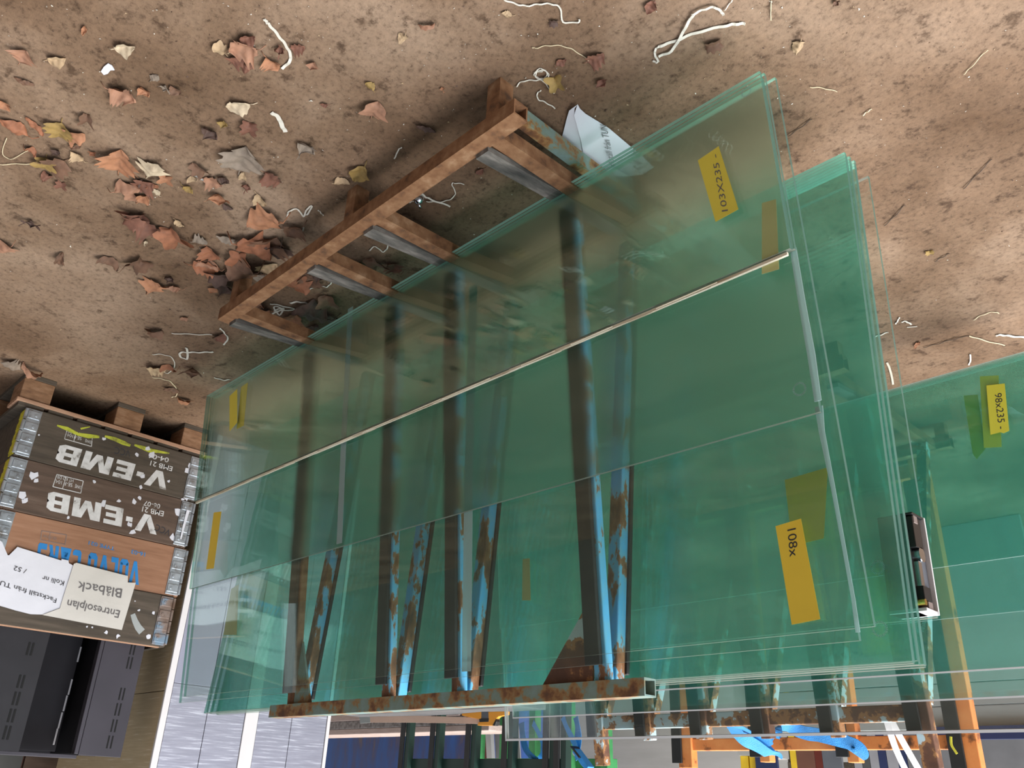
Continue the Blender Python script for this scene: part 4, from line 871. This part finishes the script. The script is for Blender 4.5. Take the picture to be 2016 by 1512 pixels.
# bright green rack behind it
g2 = empty('glass_rack',(1.6,3.0,0),'bright green rack with thin posts standing behind the dark green one','rack')
G2 = 2.95
for qa in (940,990,1048,1116,1188):
    p = ony((qa,1465),G2); b = MB(); b.bar((p.x,G2,0),(p.x-.03,G2,1.75),.05,.05); b.build('post','green',g2,bevel=.002)
pa, pb = ony((935,1506),G2), ony((1192,1504),G2)
b = MB(); b.bar((pa.x,G2+.045,pb.z),(pb.x-.03,G2+.045,pb.z),.04,.055,side=(0,1,0)); b.build('cross_bar','green',g2,bevel=.002)
b = MB(); b.bar((pa.x,G2+.045,.05),(pb.x-.03,G2+.045,.05),.04,.05,side=(0,1,0)); b.build('bottom_rail','green',g2,bevel=.002)
# dark blue steel container wall, red and white sheets in front of it
p0, p1 = ony((560,1460),3.9), ony((958,1460),3.9)
b = MB(); b.box((p1.x,3.9,0),(p0.x+1.2,4.6,2.3)); o = b.build('steel_container','blue_steel',bevel=.01); settle(o); tag(o,'dark blue steel container with rust stains behind the board stack','container')
def lean(name, q0, q1, y, h, m, label, cat='sheet', th=.02, group=None, sl=.06):
    a, c = ony(q0,y), ony(q1,y); x0, x1 = sorted((a.x,c.x)); b = MB()
    b.prism([(x0,y-h*sl,0),(x1,y-h*sl,0),(x1,y,h),(x0,y,h)],(0,th,0)); o = b.build(name,m,bevel=.001); settle(o); return tag(o,label,cat,group)
lean('metal_sheet',(938,1470),(966,1470),3.5,1.7,'red_brown','dark red sheet leaning between the green posts')
# white framed glass sash leaning at a slant
b = MB(); q = [ony(z,3.2) for z in ((953,1425),(966,1498),(980,1498),(980,1425))]
xs = [p.x for p in q]
b.bar((max(xs),3.1,0),(min(xs)-.02,3.2,1.75),.05,.03); fr = b.build('old_window','white_trim',bevel=.002)
b = MB(); b.prism([(max(xs)-.03,3.11,.0),(max(xs)-.25,3.11,.0),(min(xs)-.27,3.21,1.7),(min(xs)-.05,3.21,1.7)],(0,.008,0)); b.build('pane','grey_light',fr); settle(fr) if False else None
tag(fr,'pale glass sash with white edge leaning right of the dark red sheet','window sash')
# stack of pink grey boards
by0, by1 = 2.62, 2.86
p = ony((655,1447),by0); pz = p.z; pe = ony((962,1440),by0)
x0b = pe.x; x1b = ony((520,1450),by0).x
base_z = 0
lays = [(.0,.60,'board_grey'),(.60,pz-.17,'board_pink'),(pz-.17,pz-.125,'board_grey'),(pz-.125,pz-.085,'board_pink'),(pz-.085,pz-.035,'board_grey'),(pz-.035,pz,'board_pink')]
for k, (za, zb3, m) in enumerate(lays):
    b = MB(); off = rnd.uniform(-.02,.02) if k < 5 else 0; xe = x0b+.25 if k < 4 else x0b+(.16 if k == 4 else 0)
    b.box((xe,by0+off,za+.0008),(x1b,by1+off,zb3)); o = b.build('building_board',m,bevel=.004); settle(o)
    tag(o,['grey fibre board pack lying at the base of the board stack','pink grey board pack second from the floor of the board stack','dark grey fibre board in the middle of the board stack','pink board third from the top of the board stack','grey speckled board under the topmost pink board','topmost pink grey board of the stack, behind the near rack'][k],'board','stacked building boards')
# grey sheet pack the saw lies on
sy = 2.02
s0, s1 = ony((690,1395),sy), ony((1010,1395),sy); zt5 = ony((850,1399),sy).z
b = MB(); b.box((s1.x-.02,sy-.02,0),(s0.x+.05,sy+.20,zt5)); o = b.build('sheet_pack','grey_mid',bevel=.003); settle(o); tag(o,'upright pack of grey sheets under the hand saw','sheet pack')
# hand saw
zs_ = lambda x, y: (600+x*.248, 1350+y*.248)
saw = empty('hand_saw',(s1.x+.3,sy+.03,zt5),'hand saw with orange and black handle and pinkish reflecting blade on the grey sheets','saw')
SY = sy+.02
def sp(lst, dy, th, m, nm): 
    b = MB(); b.prism([ony(zs_(*q),SY)+Vector((0,dy,0)) for q in lst],(0,th,0)); return b.build(nm,m,saw,bevel=.0015)
sp([(515,245),(900,238),(1300,250),(1400,262),(1395,300),(1370,303),(1100,296),(800,292),(520,292)],0,.0016,'saw_steel','blade')
sp([(432,248),(518,248),(520,294),(440,300)],-.001,.004,'grey_sheet','blade_guard')
sp([(1256,222),(1410,208),(1410,262),(1398,268),(1260,238)],-.009,.02,'orange_plastic','handle')
sp([(1468,208),(1615,204),(1612,232),(1550,245),(1530,262),(1508,318),(1380,315),(1390,290),(1470,285)],-.009,.02,'orange_plastic','handle')
sp([(1400,208),(1470,206),(1476,262),(1470,285),(1398,285),(1398,262)],-.007,.016,'slate','grip_plate')
sp([(1394,264),(1474,262),(1468,288),(1398,290)],-.010,.022,'black_plastic','grip_pad'); sp([(1500,318),(1530,262),(1534,285),(1522,318)],-.010,.022,'black_plastic','grip_pad')
# orange rack behind the second rack
OY = 2.80
orr = empty('glass_rack',(.95,2.8,0),'orange painted rack with rubber faced posts and a long crossbar behind the brown rack','rack')
for k, (qa, zt6) in enumerate(((1345,1.262),(1500,1.235),(1672,1.235),(1898,1.50))):
    p = ony((qa,1460),OY); big = k in (0,3)
    b = MB(); b.bar((p.x-.01,OY+.02,0),(p.x-.01,OY+.02,zt6),.075 if big else .05,.05); lg = b.build('post','orange',orr,bevel=.003)
    b = MB(); b.bar((p.x+.03,OY-.012,.1),(p.x+.03,OY-.012,min(zt6-.02,1.30)),.055,.012); b.build('rubber_facing','rubber',lg,bevel=.002)
pa, pb = ony((1350,1466),OY), ony((1890,1463),OY)
b = MB(); b.bar((pa.x,OY+.03,pa.z),(pb.x,OY+.03,pa.z),.04,.052,side=(0,1,0)); b.build('cross_bar','orange',orr,bevel=.003)
b = MB(); b.bar((pa.x,OY+.03,.05),(pb.x,OY+.03,.05),.04,.06,side=(0,1,0)); b.build('bottom_rail','orange',orr,bevel=.003)
# blue webbing straps
def web(name, lst, y, w_, label, ups=None, tf=lambda p: p):
    P = [ony(tf(q),q[2] if len(q) > 2 else y) for q in lst]; P = spline(P,6); n_ = len(P)
    u = [Vector((.1*math.sin(i*.35),-.8,.6)) for i in range(n_)]
    b = MB(); b.ribbon(P,w_,.002,up=u); o = b.build(name,'strap_blue',smooth=False); settle(o); return tag(o,label,'strap','blue webbing straps on the background racks')
zw = lambda p: (1430+p[0]*.1984, 1400+p[1]*.1984)
web('webbing_strap',[(-160,95,2.16),(-60,110,2.2),(60,140,2.3),(170,185,2.42),(260,235,2.5),(360,285,2.55),(440,240,2.58),(480,190,2.62),(540,150,2.66),(620,150,2.7),(700,190,2.72),(800,220,2.72),(900,235,2.70),(1050,270,2.68),(1180,300,2.68),(1290,350,2.66),(1325,405,2.68),(1280,430,2.74)],2.5,.07,'long blue webbing strap draped in waves over the brown and orange crossbars',tf=zw)
web('webbing_strap',[(60,150,2.40),(110,210,2.45),(200,290,2.5),(300,350,2.55),(400,410,2.6),(465,430,2.64),(480,390,2.68)],2.5,.075,'short blue webbing strap hanging over the left part of the orange crossbar',tf=zw)
zq = lambda p: (900+p[0]*.1587, 1380+p[1]*.1587)
web('webbing_strap',[(800,270,2.36),(815,420,2.36),(840,560,2.36),(890,650,2.36),(960,720,2.36),(1010,760,2.36)],2.36,.05,'blue webbing strap looping down between two dark green posts',tf=zq)
web('webbing_strap',[(940,270,2.91),(1000,380,2.91),(1060,500,2.91),(1080,600,2.91),(1060,700,2.91),(1000,780,2.91)],2.91,.05,'pale blue webbing strap behind the loop on the dark green posts',tf=zq)
web('webbing_strap',[(1310,200,2.02),(1350,310,2.02),(1410,430,2.02),(1460,540,2.02),(1490,640,2.02),(1540,740,2.02),(1590,800,2.02)],2.02,.035,'blue webbing strap with a ratchet, left of the two by the brown post',tf=zq)
web('webbing_strap',[(1470,200,2.03),(1495,330,2.03),(1500,450,2.03),(1490,560,2.03),(1480,650,2.03),(1500,720,2.03)],2.03,.035,'blue webbing strap straight beside the brown post end',tf=zq)
cc_ = ony(zq((1570,710)),2.0); rt = empty('strap_ratchet',cc_,'blue and black strap ratchet by the top of the brown post','ratchet')
b = MB(); b.bar(cc_+Vector((.04,0,-.03)),cc_+Vector((-.035,0,.04)),.04,.02,side=(0,1,0)); b.build('handle','strap_blue',rt,bevel=.003)
b = MB(); b.cyl(cc_+Vector((.035,-.018,-.02)),cc_+Vector((.035,.022,-.02)),.012,12); b.build('spool','chrome',rt)
b = MB(); b.bar(cc_+Vector((.05,-.004,-.045)),cc_+Vector((.0,-.004,.0)),.05,.006,side=(0,1,0)); b.build('frame','black_plastic',rt,bevel=.002)
# white straps rising from the brown crossbar
for k, (l1, lab) in enumerate((([(1745,1414,2.0),(1752,1440,2.03),(1762,1470,2.08),(1775,1500,2.14),(1790,1530,2.2),(1802,1560,2.26)],'narrow white strap rising from the brown crossbar, left one'),
                               ([(1752,1414,2.0),(1766,1440,2.03),(1784,1472,2.08),(1803,1505,2.14),(1820,1535,2.2),(1832,1560,2.26)],'white strap rising from the brown crossbar, right one'))):
    P = spline([ony(q,q[2]) for q in l1],5); b = MB(); b.ribbon(P,.022,.0015,up=(0,-1,.2)); o = b.build('white_strap','white_trim'); settle(o); tag(o,lab,'strap','white straps on the brown crossbar')
# sheets standing against the back wall
BYW = 4.2
zw2 = lambda x, y: (1430+x*.1984, 1400+y*.1984)
ya, yc = ony(zw2(115,440),BYW), ony(zw2(290,430),BYW)
b = MB(); b.box((yc.x,BYW,0),(ya.x,BYW+.5,ya.z)); o = b.build('concrete_block','wall'); settle(o); tag(o,'pale grey block at the back carrying two yellow boards','block')
for (a_, c_, hh) in ((118,192,.22),(208,278,.16)):
    p0, p1 = ony(zw2(a_,440),BYW), ony(zw2(c_,440),BYW); b = MB(); b.box((p1.x,BYW+.02,ya.z+.001),(p0.x,BYW+.2,ya.z+hh)); o = b.build('yellow_board','yellow_sheet',bevel=.003); settle(o)
    tag(o,('taller' if hh > .2 else 'shorter')+' bright yellow board on the pale grey block at the back','board','yellow boards on the grey block')
lst = [(285,500,'navy','dark navy sheet behind the orange rack'),(635,695,'yellow_sheet','narrow pale yellow board beside the brown sheet'),(695,875,'brown_sheet','reddish brown sheet standing at the back'),
       (878,950,'red_brown','narrow dark brown sheet right of the reddish brown one'),(952,1140,'slate','slate grey sheet at the back'),(1260,1335,'grey_light','light grey sheet, first of the striped row'),(1340,1415,'grey_dark','dark grey sheet, second of the striped row'),
       (1420,1505,'grey_light','light grey sheet, third of the striped row'),(1508,1585,'navy','navy sheet, fourth of the striped row'),(1590,1695,'grey_light','light grey sheet, fifth of the striped row'),(1700,1785,'navy','narrow navy sheet, last of the striped row'),(1790,3300,'grey_mid','wide mid grey sheet at the right end of the back row')]
for a, c, m, lb in lst:
    zt7 = ony(zw2(a,515 if m != 'yellow_sheet' or a > 300 else 430),BYW).z
    o = lean('standing_sheet',zw2(a,400),zw2(c,400),BYW,1.42,m,lb,'sheet',.02,'sheets standing at the back',.03)
# low green grey clapboard bin in front of them and a dark beam above
a, c = ony((1480,1425),3.9), ony((2100,1425),3.9); z1 = ony((1700,1440),3.9).z
bn = empty('board_bin',((a.x+c.x)/2,3.95,0),'long grey green boarded bin in front of the standing sheets','bin')
nb = 3
zs3 = [0,z1-.22,z1-.11,z1]
for k in range(nb):
    b = MB(); b.box((c.x,3.9,zs3[k]+.002),(a.x,3.93,zs3[k+1]-.003)); b.build('board','grey_sheet',bn,bevel=.002)
for x in (a.x-.04,c.x+.02,(a.x+c.x)/2): 
    b = MB(); b.box((x,3.932,0),(x+.05,3.98,z1)); b.build('post','wood_dark',bn)
a, c = ony((1550,1500),4.6), ony((2120,1494),4.6)
b = MB(); b.box((c.x,4.6,a.z),(a.x,4.75,a.z+.35)); bm_ = b.build('shelf_beam','wood_dark',bevel=.004)
for x in (a.x-.1,c.x): 
    b = MB(); b.box((x,4.61,0),(x+.1,4.74,a.z)); b.build('post','wood_dark',bm_)
tag(bm_,'dark wooden shelf beam on posts at the back right','shelf')
p = ony((1930,1440),4.0)
a, c = ony((1835,1435),3.85), ony((2100,1430),3.85)
b = MB(); b.box((c.x,3.86,a.z-.01),(a.x,3.898,a.z+.05)); o = b.build('navy_batten','navy'); settle(o); tag(o,'dark navy batten lying along the boarded bin at the right','batten')
# small yellow straw on the orange post
P = spline([ony(q,2.74) for q in ((1872,1450),(1873,1466),(1880,1478),(1884,1484))],4); b = MB(); b.ribbon(P,.008,.004,up=(0,-1,0)); o = b.build('yellow_tie','lime_tape'); settle(o); tag(o,'thin yellow plastic tie hanging at the orange crossbar','tie')
# brown cupboard behind the crates
b = MB(); b.box((3.75,-1.1,0),(4.35,.74,2.0)); cb = b.build('cupboard','brown_sheet',bevel=.004); 
b = MB(); b.box((3.73,-1.08,.05),(3.748,-.30,1.95)); b.build('door','grey_dark',cb,bevel=.002)
b = MB(); b.box((3.73,-.29,.05),(3.748,.52,1.95)); b.build('door','grey_dark',cb,bevel=.002)
b = MB(); b.box((3.73,.53,.05),(3.748,.73,1.95)); b.build('door','wood_dark2',cb,bevel=.002)
tag(cb,'dark brown cupboard standing behind the wooden collars','cupboard')
